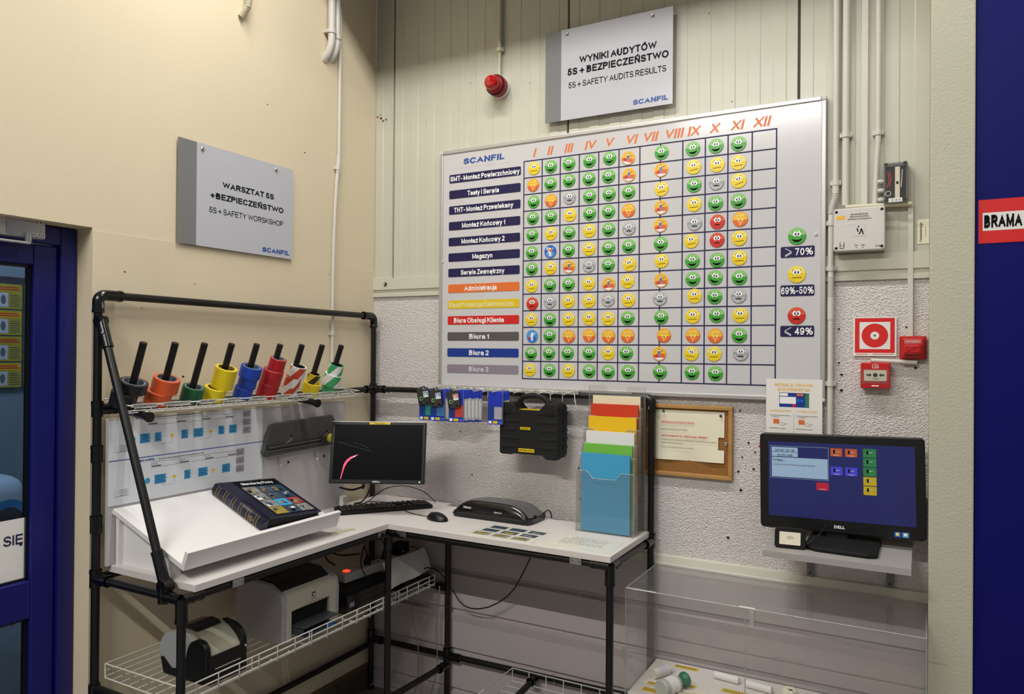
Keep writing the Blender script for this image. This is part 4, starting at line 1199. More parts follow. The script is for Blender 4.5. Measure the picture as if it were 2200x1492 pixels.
# ---- tape rolls
def roll(i, name_c, matn, h0, h1, r, off, label, core='tape_core', ri=None, stripes=None):
    """off = shift of the roll on its rod (down-slope, along the wall), so the rod touches the core"""
    ri = ri or r*.72
    M = frame(sp_(RODB+off[0], RY[i]+off[1], h0), sx, (0, 1, 0))
    L = h1-h0
    g = MB(M)
    ro = r-.002
    if stripes:
        n = 36
        tw = .030/r*L/.045
        for q in range(n):
            a0, a1 = 2*PI*q/n, 2*PI*(q+1)/n
            mm = stripes[0] if (q+3) % 12 < 6 else stripes[1]
            for j in range(3):
                za, zb = L*j/3, L*(j+1)/3
                ta, tb = tw*j/3, tw*(j+1)/3
                g.add([(r*math.cos(a0+ta), r*math.sin(a0+ta), za), (r*math.cos(a1+ta), r*math.sin(a1+ta), za), (r*math.cos(a1+tb), r*math.sin(a1+tb), zb), (r*math.cos(a0+tb), r*math.sin(a0+tb), zb)], [(0, 1, 2, 3)], mm, True)
        g.lathe([(r, L), (ri+.003, L)], stripes[0], 30); g.lathe([(ri+.003, 0), (r, 0)], stripes[0], 30)
    else:
        g.lathe([(ri+.003, 0), (r-.001, 0), (r, .001), (r, L-.001), (r-.001, L), (ri+.003, L)], matn, 30)
    o = g.build('tape_roll')
    tag(o, label, 'tape roll', 'tape rolls on the sloping shelf')
    g = MB(M); g.lathe([(ri+.003, 0), (ri+.003, L+.0004), (ri, L+.0004), (ri, 0), (ri+.003, 0)], core, 30)
    g.build('core', o)
W = .048
roll(0, '', 'tape_black', .0, .050, .044, (.004, -.024), 'lower black tape roll on the first rod by the diagonal brace', 'tape_core_dark')
roll(0, '', 'tape_black', .050, .088, .0475, (.004, .000), 'upper black tape roll on the first rod with a pale core rim', 'tape_core')
roll(1, '', 'tape_orange', .0, .046, .046, (.002, -.014), 'lower orange tape roll on the second rod', 'tape_core')
roll(1, '', 'tape_orange', .046, .098, .0475, (.004, .002), 'upper orange tape roll on the second rod', 'tape_core')
roll(2, '', 'tape_green', .0, .058, .0405, (.004, .002), 'single dark green tape roll on the third rod')
roll(3, '', 'tape_yellow', .0, .050, .042, (.004, -.020), 'lowest yellow tape roll shifted out on the fourth rod', 'tape_core_tan')
roll(3, '', 'tape_yellow', .050, .088, .043, (.004, .004), 'middle yellow tape roll on the fourth rod', 'tape_core_tan')
roll(3, '', 'tape_yellow', .088, .134, .043, (.004, .004), 'topmost yellow tape roll on the fourth rod', 'tape_core_tan')
roll(4, '', 'tape_blue', .0, .045, .037, (.004, -.004), 'lowest blue tape roll on the fifth rod')
roll(4, '', 'tape_blue', .045, .090, .037, (.004, .004), 'middle blue tape roll on the fifth rod')
roll(4, '', 'tape_blue', .090, .138, .043, (.004, .004), 'topmost wider blue tape roll on the fifth rod')
roll(5, '', 'tape_red', .0, .060, .043, (.004, .000), 'lowest red tape roll on the sixth rod')
roll(5, '', 'tape_red', .060, .120, .043, (.004, .002), 'middle red tape roll on the sixth rod')
roll(5, '', 'tape_red', .120, .172, .0345, (.004, .010), 'narrow red tape roll on top of the sixth rod')
roll(6, '', '', .0, .040, .034, (.004, .002), 'lowest red and white striped tape roll on the seventh rod', 'tape_core_dark', stripes=('tape_white', 'hazard_red'))
roll(6, '', '', .040, .084, .035, (.004, .004), 'middle red and white striped tape roll on the seventh rod', 'tape_core_dark', stripes=('hazard_red', 'tape_white'))
roll(6, '', '', .084, .134, .0345, (.004, .016), 'topmost red and white striped tape roll on the seventh rod', 'tape_core_dark', stripes=('tape_white', 'hazard_red'))
roll(7, '', 'tape_yellow', .0, .050, .0385, (.004, .006), 'lower plain yellow tape roll on the eighth rod', 'tape_core_tan')
roll(7, '', '', .050, .094, .0290, (.003, .004), 'small yellow and black hazard tape roll on the eighth rod', 'tape_core_dark', stripes=('tape_yellow', 'hazard_black'))
roll(8, '', 'tape_mint', .0, .034, .034, (.004, .002), 'lowest green tape roll on the last rod by the corner', 'tape_core')
roll(8, '', '', .034, .090, .0415, (.004, .004), 'wide green and white striped tape roll on the last rod', 'tape_core', stripes=('tape_white', 'tape_mint'))
roll(8, '', '', .090, .138, .0345, (.004, .006), 'narrow green and white striped tape roll topping the last rod', 'tape_core_dark', stripes=('tape_mint', 'tape_white'))

# ============================================================ PAPER TRIMMER ON HOOKS
t = thing('paper_trimmer', 'dark grey rotary paper trimmer hanging on two wire hooks', 'trimmer', (.086, -.62, 1.30))
TM = left(.072, -.62, 1.382) @ Matrix.Rotation(math.radians(1), 4, 'Z')
g = MB(TM)
P = [(-.222, -.055), (-.205, -.073), (-.150, -.071), (.205, -.068), (.222, -.050), (.222, .050), (.205, .073), (-.145, .069), (-.175, .062), (-.200, .020)]
g.prism(P, 0, .020, 'cutter_grey', bev=.004); g.build('bed', t)
g = MB(TM); g.box(-.205, .19, -.042, -.020, .020, .030, 'dark_grey', bev=.003); g.box(-.200, .185, -.034, -.031, .0302, .0312, 'mid_grey'); g.box(-.205, .19, -.052, -.047, .020, .024, 'mid_grey'); g.build('cutting_rail', t)
g = MB(TM); g.box(.115, .175, -.050, -.012, .028, .046, 'dark_grey', bev=.006); g.build('slider', t)
g = MB(TM); g.lathe([(.021, 0), (.021, .014), (.017, .018), (.0001, .018)], 'cutter_lime', 20, Matrix.Translation((.158, -.030, .046)) @ Matrix.Rotation(0, 4, 'X'))
g.box(.154, .162, -.045, -.015, .063, .067, 'label_yellow', bev=.001); g.build('knob', t)
for i, y in enumerate((-.738, -.514)):
    t = thing('wire_hook', 'chrome double wire hook under the %s end of the trimmer' % ('left', 'right')[i], 'hook', (.078, y, 1.26), 'wire hooks under the trimmer')
    g = MB(left(.0695, y, 1.318)); g.prism([(-.022, .008), (-.022, -.008), (-.010, -.012), (0, -.022), (.010, -.012), (.022, -.008), (.022, .008), (.010, .012), (-.010, .012)], 0, .004, 'box_grey', bev=.001)
    for s in (-.015, .015):
        g.cyl((.0735, y+s, 1.318), (.0748, y+s, 1.318), .003, 'mid_grey', 8)
    g.build('plate', t)
    g = MB(); g.tube([(.0745, y+.004, 1.305), (.078, y+.006, 1.33), (.10, y+.014, 1.355), (.126, y+.022, 1.372), (.128, y+.022, 1.388)], .0024, 'steel', 8, smooth_pts=2)
    g.tube([(.0745, y, 1.328), (.076, y, 1.29), (.080, y, 1.262), (.098, y+.006, 1.252), (.118, y+.012, 1.262), (.120, y+.013, 1.272)], .0024, 'steel', 8, smooth_pts=2); g.build('hook_wire', t)
    g = MB()
    for p in ((.128, y+.022, 1.390), (.120, y+.013, 1.275)):
        g.lathe([(.0001, -.007), (.005, -.004), (.005, .003), (.0001, .006)], 'black', 10, Matrix.Translation(p))
    g.build('rubber_tip', t)

# ============================================================ MONITOR, KEYBOARD, MOUSE
MC = Vector((.366, -.415, 1.299))
az = math.radians(-62); tb = math.radians(13)
mu = Vector((-math.sin(az), math.cos(az), 0)); mn = Vector((math.cos(az)*math.cos(tb), math.sin(az)*math.cos(tb), math.sin(tb)))
MF = frame(MC, mu, mn.cross(mu))
MW, MH = .437, .284
t = thing('desktop_monitor', 'black widescreen monitor in the corner showing a pink streak wallpaper', 'monitor', MC - Vector((0, 0, .15)))
g = MB(MF); g.box(-MW/2, MW/2, -MH/2, MH/2, -.030, 0, 'black', bev=.004); g.build('housing', t)
g = MB(MF); g.box(-MW/2+.001, MW/2-.001, MH/2-.006, MH/2+.001, -.018, -.001, 'aluminium'); g.build('top_strip', t)
g = MB(MF); g.rect(-MW/2+.014, -MH/2+.018, MW/2-.014, MH/2-.014, .0006, 'screen_off')
scr = g.build('screen', t)
g = MB(MF); x0, y0 = -MW/2, -MH/2
P = [(.052, .020), (.058, .050), (.064, .085), (.075, .105), (.090, .118), (.108, .126), (.130, .132)]
Q = [(.134, .134), (.112, .122), (.096, .110), (.080, .094), (.070, .075), (.063, .050), (.056, .020)]
for i in range(6):
    g.poly([(x0+P[i][0], y0+P[i][1]), (x0+P[i+1][0], y0+P[i+1][1]), (x0+Q[5-i][0], y0+Q[5-i][1]), (x0+Q[6-i][0], y0+Q[6-i][1])], .001, 'glow_pink')
g.poly([(x0+.094, y0+.114), (x0+.110, y0+.123), (x0+.128, y0+.131), (x0+.112, y0+.120)], .0014, 'glow_white')
g.line([(x0+.03, y0+.190), (x0+.08, y0+.176), (x0+.14, y0+.160), (x0+.19, y0+.145)], .0014, .001, 'glow_dim')
g.line([(x0+.10, y0+.186), (x0+.14, y0+.178), (x0+.18, y0+.160)], .0014, .001, 'glow_dim')
g.build('wallpaper', scr)
g = MB(MF); g.rect(-.045, MH/2-.013, .052, MH/2-.003, .0008, 'label_yellow'); g.text('Stanowisko', .003, MH/2-.0105, .005, 'ink', z=.0012, w=.05, align='C'); g.build('label_strip', t)
g = MB(MF); g.text('DELL', 0, -MH/2+.0055, .007, 'text_white', z=.0008, w=.034, align='C', bold=.02); g.build('logo', t)
for k in range(4):
    g = MB(MF); g.disc(.125+k*.016, -MH/2+.009, .0016, .0008, 'mid_grey', n=8); g.build('button', t)
g = MB(MF); g.disc(MW/2-.022, -MH/2+.009, .0035, .0008, 'led_green', n=10); g.build('power_light', t)
g = MB(); b0 = MC - mn*.032
g.tube([b0, b0-mn*.05, Vector((.10, -.12, 1.26)), Vector((.055, -.06, 1.25))], .016, 'matt_black', 10)
g.cyl((.036, -.05, 1.22), (.036, -.05, 1.28), .024, 'matt_black', 16)
g.build('post_bracket', t)

KD = Vector((.281, .361, 0)).normalized()
KF = frame((.219, -.509, T), KD, (-KD.y, KD.x, 0))
t = thing('keyboard', 'black computer keyboard lying below the corner monitor', 'keyboard', KF @ Vector((.225, .07, 0)))
g = MB(KF); g.prism([(.004, 0), (.446, 0), (.452, .012), (.450, .132), (.440, .140), (.012, .140), (.0, .130), (-.002, .012)], .003, .016, 'matt_black', bev=.003); g.build('tray', t)
g = MB(KF)
def key(x, y, w, d=.0155): g.box(x, x+w, y, y+d, .016, .0225, 'black', bev=.0022, seg=1)
for r in range(5):
    y = .014 + r*.019
    if r == 0:
        for x, w in ((.014, .022), (.040, .018), (.062, .018), (.083, .100), (.187, .018), (.208, .018), (.230, .018), (.252, .022)): key(x, y, w)
    else:
        for c in range(14): key(.014+c*.0187, y, .0165)
    if r in (0, 1, 3, 4):
        for c in range(3):
            if r != 1 or c == 1: key(.290+c*.0187, y, .0165)
    for c in range(4): key(.360+c*.0187, y, .0165)
for c in range(16): key(.014+c*.0258, .115, .017, .012)
g.build('keys', t)
g = MB(KF)
for c in range(4): g.cyl((.36+c*.02, .134, .016), (.36+c*.02, .134, .0175), .004, 'dark_grey', 8)
g.build('media_buttons', t)

t = thing('computer_mouse', 'black optical mouse on the bright worktop right of the keyboard', 'mouse', (.650, -.345, T))
MSF = flat(.650, -.345, T, math.radians(-12))
g = MB(MSF)
N, K = 10, 20
for i in range(N):
    r0, r1 = math.cos(PI/2*i/N), math.cos(PI/2*(i+1)/N)
    h0, h1 = .003+.032*math.sin(PI/2*i/N)**1.1, .003+.032*math.sin(PI/2*(i+1)/N)**1.1
    vs = []
    for rr, hh in ((r0, h0), (r1, h1)):
        vs += [(.060*rr*math.cos(2*PI*j/K)-.006*(1-rr), .033*rr*math.sin(2*PI*j/K)*(1+.12*math.cos(2*PI*j/K)), hh) for j in range(K)]
    g.add(vs, [(j, (j+1) % K, K+(j+1) % K, K+j) for j in range(K)], 'black', True)
g.build('shell', t)
g = MB(MSF @ Matrix.Translation((-.035, 0, .023)) @ Matrix.Rotation(PI/2, 4, 'X')); g.lathe([(.0001, -.003), (.008, -.003), (.008, .003), (.0001, .003)], 'dark_grey', 14); g.build('scroll_wheel', t)
def cable(name, label, pts, r=.0022, m='cable_black', sp=2, cat='cable', group=None):
    g = MB(); g.tube(pts, r, m, 7, smooth_pts=sp); return tag(g.build(name), label, cat, group)
cable('mouse_cable', 'thin black mouse lead running behind the keyboard', [(.592, -.335, T+.008), (.555, -.32, T+.003), (.46, -.30, T+.003), (.40, -.262, T+.003), (.372, -.20, T+.006), (.33, -.14, T+.003), (.22, -.16, T+.003), (.12, -.2, T+.003)], .0018)
cable('monitor_cable', 'thick black lead curving down from the corner monitor', [(.26, -.25, 1.17), (.19, -.24, 1.13), (.14, -.20, 1.06), (.125, -.235, T+.004), (.105, -.27, T+.004)], .004)
cable('monitor_cable', 'thin black lead arching below the corner monitor', [(.435, -.045, T+.004), (.38, -.07, 1.07), (.29, -.13, 1.10), (.21, -.19, 1.08), (.16, -.24, T+.003), (.12, -.27, T+.003)], .0022)
g = MB(); g.tube([(.150, -.43, 1.12), (.20, -.40, 1.105), (.235, -.365, 1.12)], .005, 'cable_black', 8, smooth_pts=2); g.cyl((.235, -.365, 1.112), (.240, -.36, 1.132), .008, 'cable_black', 10)
tag(g.build('monitor_plug'), 'black lead with a plug hanging from the lower left of the monitor', 'cable')

# ============================================================ LAMINATOR AND SHEETS
t = thing('laminator', 'black and grey desktop laminator on the worktop below the carry case', 'laminator', (.86, -.17, T))
LXa, LXb, LYf, LYb = .668, 1.056, -.245, -.085
g = MB()
N = 22
def lam_top(s): return T + .026 + .056*(max(0.0, 1-abs(2*s-1)**4.2))
vs, fs = [], []
for i in range(N+1):
    s = i/N; x = LXa + (LXb-LXa)*s; h = lam_top(s)
    vs += [(x, LYf+.004, T+.010), (x, LYf-.004, T+.022), (x, LYf+.002, h-.012), (x, LYf+.020, h)]
for i in range(N):
    for j in range(3):
        fs.append((i*4+j, (i+1)*4+j, (i+1)*4+j+1, i*4+j+1))
fs.append((0, 3, 2, 1)); fs.append((N*4, N*4+1, N*4+2, N*4+3))
g.add(vs, fs, 'lam_black', True); g.build('front_fascia', t)
g = MB(); vs, fs = [], []
for i in range(N+1):
    s = i/N; x = LXa + (LXb-LXa)*s; h = lam_top(s)
    vs += [(x, LYf+.018, h), (x+(s-.2)*.01, LYf+.06, h+.004), (x+(s-.2)*.015, LYb-.02, h-.004), (x+(s-.2)*.015, LYb, max(h-.03, T+.02))]
for i in range(N):
    for j in range(3):
        fs.append((i*4+j, (i+1)*4+j, (i+1)*4+j+1, i*4+j+1))
g.add(vs, fs, 'lam_grey', True); g.build('top_cover', t)
g = MB()
g.prism([(LXa+.004, LYf), (LXb-.002, LYf), (LXb+.010, LYf+.03), (LXb+.010, LYb), (LXa-.001, LYb), (LXa-.002, LYf+.02)], T+.004, T+.030, 'lam_black', bev=.004)
for x in (LXa+.03, LXb-.03):
    for y in (LYf+.02, LYb-.02): g.cyl((x, y, T), (x, y, T+.006), .008, 'matt_black', 10)
g.build('base', t)
g = MB(); g.box(LXa+.03, LXb-.05, LYf-.0055, LYf-.002, T+.030, T+.033, 'matt_black'); g.build('feed_slot', t)
LFm = back(0, LYf-.0045, 0)
g = MB(back(0, LYf-.003, 0)); g.text('Fellowes', LXa+.062, T+.046, .011, 'text_white', z=.004, w=.040, bold=.01, shear=.1); g.text('Spectra A4', LXa+.222, T+.040, .008, 'text_white', z=.004, w=.040, shear=.1); g.build('lettering', t)
g = MB(); g.box(LXb+.006, LXb+.016, LYf+.045, LYf+.06, T+.024, T+.04, 'matt_black', bev=.002); g.build('side_button', t)
cable('laminator_cable', 'short black lead leaving the back right of the laminator', [(1.06, -.10, T+.03), (1.075, -.08, T+.045), (1.085, -.07, T+.03), (1.085, -.064, T+.004)], .003)

g = MB(); P = [(.886, -.487), (1.202, -.498), (1.191, -.288), (.918, -.292)]
g.prism(P, T, T+.0012, 'laminate')
s = g.build('laminated_sheet'); tag(s, 'laminated cream sheet of nine small photos in front of the laminator', 'sheet', 'laminated sheets on the worktop')
SH1 = flat(.886, -.487, T+.0012, math.radians(-1.5))
pc = ['photo_b', 'photo_b', 'photo_b', 'photo_d', 'photo_b', 'photo_c', 'photo_a', 'photo_a', 'photo_c']
for r in range(3):
    for c in range(3):
        g = MB(SH1); x = .026+c*.092+r*.006; y = .018+r*.060
        g.rect(x, y, x+.074, y+.042, .0005, ['photo_c', 'photo_a', 'photo_d'][r]); g.poly([(x+.010+c*.006, y+.004), (x+.058, y+.006), (x+.064-c*.008, y+.028), (x+.03, y+.033), (x+.012, y+.02)], .0009, pc[r*3+c])
        g.line([(x+.03, y+.02), (x+.05, y+.034)], .005, .0012, 'ink')
        g.build('photo_print', s)
g = MB(); g.prism([(1.233, -.500), (1.530, -.497), (1.516, -.290), (1.236, -.288)], T, T+.0012, 'laminate')
s = g.build('laminated_sheet'); tag(s, 'laminated cream sheet of grey text lying in front of the leaflet holder', 'sheet', 'laminated sheets on the worktop')
g = MB(flat(1.233, -.500, T+.0012))
for k in range(9):
    y = .180 - k*.012
    xa = .075 if k < 2 else .05
    for q in range(11 if k not in (1, 5) else 6):
        g.rect(xa+q*.017, y, xa+q*.017+.010+(q*k % 3)*.002, y+.0028, .0005, 'flow_grey')
g.build('text_lines', s)

# ============================================================ LEAFLET HOLDER
HX0, HX1 = 1.268, 1.526
t = thing('leaflet_holder', 'tall clear acrylic tiered leaflet holder on the right worktop', 'holder', ((HX0+HX1)/2, -.12, T))
tiers = [('s_blue', 'light blue', 1.342, -.190), ('s_green', 'bright green', 1.380, -.168), ('s_white', 'white', 1.431, -.146), ('s_yellow', 'yellow', 1.493, -.124), ('s_red', 'red orange', 1.545, -.102), ('s_cream', 'cream', 1.580, -.080)]
th = .0022
g = MB(); g.box(HX0, HX1, -.214, -.069, T+.001, T+.004, 'acrylic'); g.build('base_plate', t)
g = MB(back(0, -.0705, 0)); g.prism([(HX0, T+.004), (HX1, T+.004), (HX1, 1.622), (HX1-.075, 1.622), (HX1-.092, 1.596), (HX0+.092, 1.596), (HX0+.075, 1.622), (HX0, 1.622)], 0, th, 'acrylic'); g.build('back_plate', t)
for x in (HX0, HX1-th):
    g = MB(frame((x, 0, 0), (0, 1, 0), (0, 0, 1)))
    P = [(-.071, T+.004), (-.071, 1.615)]
    for (_, _, zt, y) in tiers[::-1]:
        zp = zt - .10
        P += [(y+.006, zp+.05), (y-.0135, zp)]
    P += [(-.212, T+.004)]
    g.prism(P, 0, th, 'acrylic'); g.build('side_plate', t)
for x in (HX0+.001, HX1-.001):
    g = MB(); g.tube([(x, -.2085, T+.004), (x, -.2085, 1.30)], .0014, 'acrylic_edge', 6); g.build('vertical_edge', t)
    g = MB(); g.tube([(x, -.0715, 1.02), (x, -.0715, 1.618)], .0014, 'acrylic_edge', 6); g.build('vertical_edge', t)
zbase = [T+.005, T+.02, T+.04, T+.07, T+.12, T+.16]
for i, (mm, nm, zt, y) in enumerate(tiers):
    yf = y - .0155
    xm = (HX0+HX1)/2
    ztop = zt - .075 if i == 0 else zt - .052
    g = MB(back(0, yf, 0))
    g.prism([(HX0+th, zbase[i]), (HX1-th, zbase[i]), (HX1-th, ztop), (HX1-.055, ztop), (HX1-.082, ztop-.030), (HX0+.076, ztop-.030), (HX0+.048, ztop), (HX0+th, ztop)], 0, th, 'acrylic')
    g.build('pocket_front', t)
    E_ = [(HX0+th, ztop), (HX0+.048, ztop), (HX0+.076, ztop-.030), (HX1-.082, ztop-.030), (HX1-.055, ztop), (HX1-th, ztop)]
    g = MB(back(0, yf-th*.5, 0)); g.tube([(p[0], p[1], 0) for p in E_], .0017, 'acrylic_edge', 6); g.build('pocket_edge', t)
    x0p = (HX0+HX1)/2 - .108 + i*.0010; yb = y
    g = MB(); g.box(x0p, x0p+.216, yb-.010, yb, zbase[i]+.0005, zt, mm)
    o = g.build('paper_stack')
    tag(o, '%s paper sheets in the %s pocket of the clear leaflet holder' % (nm, ['front', 'second', 'third', 'fourth', 'fifth', 'rear'][i]), 'paper', 'coloured paper in the leaflet holder')

# ============================================================ HOOK RAIL, TAPE PACKETS, CARRY CASE
t = thing('hook_rail', 'clear label rail with white wire hooks on the pipe below the whiteboard', 'rail', (.82, -.06, 1.57))
g = MB(); g.box(.452, 1.215, -.071, -.067, 1.578, 1.597, 'label_film'); g.box(.452, 1.215, -.067, -.036, 1.5905, 1.594, 'label_film'); g.build('label_channel', t)
for k, (x, w, s) in enumerate(((.515, .05, 'ZIELONA'), (.61, .05, 'CZERWONA'), (.68, .05, 'CZARNA'), (.76, .05, 'BIAŁA'), (.86, .06, 'FOLIA'), (1.02, .07, 'DRUKARKA'))):
    g = MB(back(x, -.0715, 1.581)); g.rect(0, 0, w, .012, 0, 'white'); g.text(s, w/2, .003, .006, 'ink', z=.0005, w=w*.75, align='C'); g.build('rail_label', t)
for x in (.47, .54, .64, .75, .80, .85, .96, 1.02, 1.08, 1.14, 1.20):
    g = MB()
    g.tube([(x, -.032, 1.594), (x, -.060, 1.594), (x, -.205, 1.583), (x, -.212, 1.592)], .0024, 'wire_white', 6)
    g.tube([(x, -.075, 1.590), (x, -.075, 1.545)], .0020, 'wire_white', 6)
    g.build('wire_hook', t)
g = MB(); g.tube([(.72, -.095, 1.589), (1.205, -.095, 1.589)], .0022, 'wire_white', 6); g.tube([(1.205, -.095, 1.589), (1.215, -.095, 1.53)], .0022, 'wire_white', 6); g.build('cross_wire', t)

def packet(x, y, tint, label, grp, rz=0.0, plain=False):
    F = frame((x, y, 1.435), (math.cos(rz), math.sin(rz), 0), (0, 0, 1))
    th_ = thing('label_tape_packet', label, 'packet', F @ Vector((0, 0, 0)), grp)
    g = MB(F)
    g.prism([(-.037, 0), (.037, 0), (.037, .085), (.037, .150), (-.037, .150), (-.037, .085)], -.004, .004, 'pack_silver', bev=.0015); g.build('pouch', th_)
    g = MB(F)
    if plain:
        g.rect(-.037, .110, .037, .150, .0046, 'tape_pack_blue'); g.rect(-.037, .0, .037, .008, .0046, 'blue_label'); g.rect(-.030, .02, .030, .10, .0046, 'box_grey'); g.build('printed_front', th_); return th_
    g.rect(-.037, .085, .037, .150, .0046, 'tape_pack_blue'); g.rect(-.037, .0, .037, .020, .0046, 'tape_pack_blue'); g.rect(-.037, .020, .037, .085, .0046, 'blue_label')
    g.rect(-.005, .024, .034, .080, .005, tint); g.rect(-.012, .004, .012, .016, .005, 'label_yellow')
    g.rect(-.033, .004, -.018, .016, .005, 'text_white'); g.rect(.018, .006, .034, .014, .005, 'pack_sky')
    g.build('printed_front', th_)
    return th_
def copy_thing(o, loc, label, grp):
    c = o.copy(); COL.objects.link(c); c.location = loc; c['label'] = label; c['group'] = grp
    for ch in o.children:
        d = ch.copy(); COL.objects.link(d); d.parent = c
    return c
HK = [(.470, 'pack_teal', 'teal', 2, 'first', .006), (.535, 'pack_sky', 'sky blue', 4, 'second', .012), (.640, 'pack_red', 'red', 6, 'third', .012)]
plain = None
def stack(x, n, dx, lb, grp):
    global plain
    for k in range(1, n):
        loc = (x+.012+dx*(k-1), -.178+.0125*k, 1.437-.003*(k % 2))
        if plain is None:
            plain = packet(loc[0], loc[1], None, lb, grp, math.radians(24), True); plain.location = loc
        else:
            copy_thing(plain, loc, lb, grp)
for (x, tint, nm, n, o_, dx) in HK:
    packet(x, -.178, tint, 'blue label-tape packet with a %s square hanging under its cassette' % nm, 'front label-tape packets', math.radians(10))
    stack(x, n, dx, 'silver label-tape packet behind the %s one on the %s hook' % (nm, o_), 'packets on the %s hook' % o_)
packet(.855, -.182, 'flow_grey', 'blue label-tape packet partly hidden behind the left of the carry case', 'front label-tape packets', math.radians(4))
stack(.850, 3, .006, 'silver label-tape packet behind the one beside the carry case', 'packets beside the carry case')
def cassette(x, z, rot, m_, nm):
    F = frame((x, -.190, z), (1, 0, 0), (0, 0, 1)) @ Matrix.Rotation(math.radians(rot), 4, 'Z') @ Matrix.Rotation(math.radians(10), 4, 'Y')
    th_ = thing('label_tape_cassette', 'dark grey label-tape cassette with a %s window hanging in front of packets' % nm, 'cassette', F @ Vector((0, -.04, 0)), 'label-tape cassettes')
    g = MB(F); g.prism([(-.030, -.038), (.026, -.040), (.031, -.030), (.031, .030), (.022, .042), (-.026, .042), (-.031, .034)], -.009, .009, 'dark_grey', bev=.002); g.build('shell', th_)
    g = MB(F); g.rect(.002, -.004, .028, .024, .0096, 'text_white'); g.rect(.004, .004, .026, .022, .010, m_)
    for k in range(4): g.rect(.007+k*.004, -.001, .009+k*.004, .018, .0104, 'text_white')
    g.build('label_window', th_)
    g = MB(F); g.disc(-.012, -.008, .0085, .0096, 'flow_grey', n=16); g.disc(-.012, -.008, .0085, .0098, 'm_green_hi', n=16); g.disc(-.011, -.008, .0055, .0102, 'ink', n=14); g.build('spool', th_)
    g = MB(F); g.rect(-.022, -.030, -.015, -.022, .0096, 'ink'); g.rect(.012, -.034, .020, -.026, .0096, 'ink'); g.box(-.012, .012, .036, .050, -.003, .003, 'dark_grey', bev=.002); g.build('hanger_tab', th_)
cassette(.462, 1.548, 10, 'pack_teal', 'green')
cassette(.533, 1.543, 8, 'pack_sky', 'blue')
cassette(.633, 1.540, 10, 'pack_red', 'red')

CX0, CX1, CZ0, CZ1 = .868, 1.162, 1.290, 1.538
t = thing('carry_case', 'black plastic carry case with yellow labels hanging below the whiteboard', 'case', ((CX0+CX1)/2, -.12, CZ0))
CB = back(0, -.115, 0)
def case_poly(i=0.0):
    return [(CX0+.008+i, CZ0+.012+i), (CX0+.06, CZ0+.012+i), (CX0+.075, CZ0+.022+i), (CX1-.075, CZ0+.022+i), (CX1-.06, CZ0+i), (CX1-.01-i, CZ0+i), (CX1-i, CZ0+.02+i),
            (CX1-i, CZ1-.014-i), (CX1-.012-i, CZ1-i), (CX1-.065, CZ1-i), (CX1-.090, CZ1-.035-i), (CX0+.090, CZ1-.035-i), (CX0+.065, CZ1-i), (CX0+.012+i, CZ1-i), (CX0+i, CZ1-.014-i), (CX0+i, CZ0+.02+i)]
g = MB(CB); g.prism(case_poly(), .0, .052, 'case_black', bev=.004)
for sgn, xe in ((1, CX0), (-1, CX1)):
    for k in range(5):
        z = CZ0+.045+k*.038
        xs = sorted((xe+sgn*.006, xe+sgn*(.105-(k == 2)*.02)))
        g.box(xs[0], xs[1], z, z+.014, .050, .0545, 'case_black', bev=.002)
g.build('front_shell', t)
g = MB(CB); g.prism(case_poly(.003), -.054, -.001, 'case_black', bev=.004)
for k in range(5):
    g.box(CX1-.006, CX1+.003, CZ0+.045+k*.038, CZ0+.059+k*.038, -.045, -.006, 'case_black', bev=.002)
g.build('rear_shell', t)
g = MB(CB); g.tube([(CX0+.070, CZ1-.030, .0), (CX0+.070, CZ1-.005, 0), (CX0+.098, CZ1+.030, 0), (CX1-.098, CZ1+.030, 0), (CX1-.070, CZ1-.005, 0), (CX1-.070, CZ1-.030, 0)], .0125, 'case_black', 12, smooth_pts=1); g.build('handle', t)
g = MB(CB); g.box(CX0+.095, CX1-.095, CZ1-.038, CZ1-.030, -.01, .040, 'label_yellow'); g.build('handle_label', t)
g = MB(CB); g.rect(CX0+.108, CZ1-.120, CX0+.160, CZ1-.108, .0555, 'label_yellow'); g.text('DRUKARKA', CX0+.134, CZ1-.1170, .006, 'ink', z=.056, w=.044, align='C', bold=.01); g.build('label_strip', t)
g = MB(CB); g.rect(CX0+.100, CZ0+.028, CX0+.180, CZ0+.044, .0555, 'label_yellow'); g.text('BROTHER P-TOUCH', CX0+.140, CZ0+.033, .0065, 'ink', z=.056, w=.070, align='C', bold=.01); g.build('label_strip', t)
for x in (CX0+.04, CX1-.04):
    g = MB(CB); g.box(x-.02, x+.02, CZ1-.052, CZ1-.030, .050, .057, 'matt_black', bev=.003); g.build('latch', t)

# ============================================================ CORK BOARD AND INSTRUCTION SHEET
t = thing('cork_board', 'oak framed cork board on the wall right of the black post', 'cork board', (1.685, -.01, 1.246))
KX0, KX1, KZ0, KZ1 = 1.488, 1.879, 1.2455, 1.549
MB().box(KX0+.01, KX1-.01, -.010, -.004, KZ0+.01, KZ1-.01, 'cork').build('cork_sheet', t)
for xa, xb, za, zb in ((KX0, KX1, KZ1-.017, KZ1), (KX0, KX1, KZ0, KZ0+.017), (KX0, KX0+.017, KZ0+.017, KZ1-.017), (KX1-.017, KX1, KZ0+.017, KZ1-.017)):
    MB().box(xa, xb, -.022, -.002, za, zb, 'oak', bev=.003).build('frame_strip', t)
g = MB(back(0, -.0115, 0)); N = 12
vs, fs = [], []
for i in range(N+1):
    s = i/N
    for j in range(5):
        q = j/4
        vs.append((1.553 + .292*s, 1.313 + .002*s + .212*q - .003*q*s, .001 + .006*abs(s-.3)*(1-q) + (.004*math.sin(s*9) if j == 0 else 0)))
for i in range(N):
    for j in range(4):
        if i == N-1 and j == 1: continue
        fs.append((i*5+j, (i+1)*5+j, (i+1)*5+j+1, i*5+j+1))
g.add(vs, fs, 'paper_cream', True)
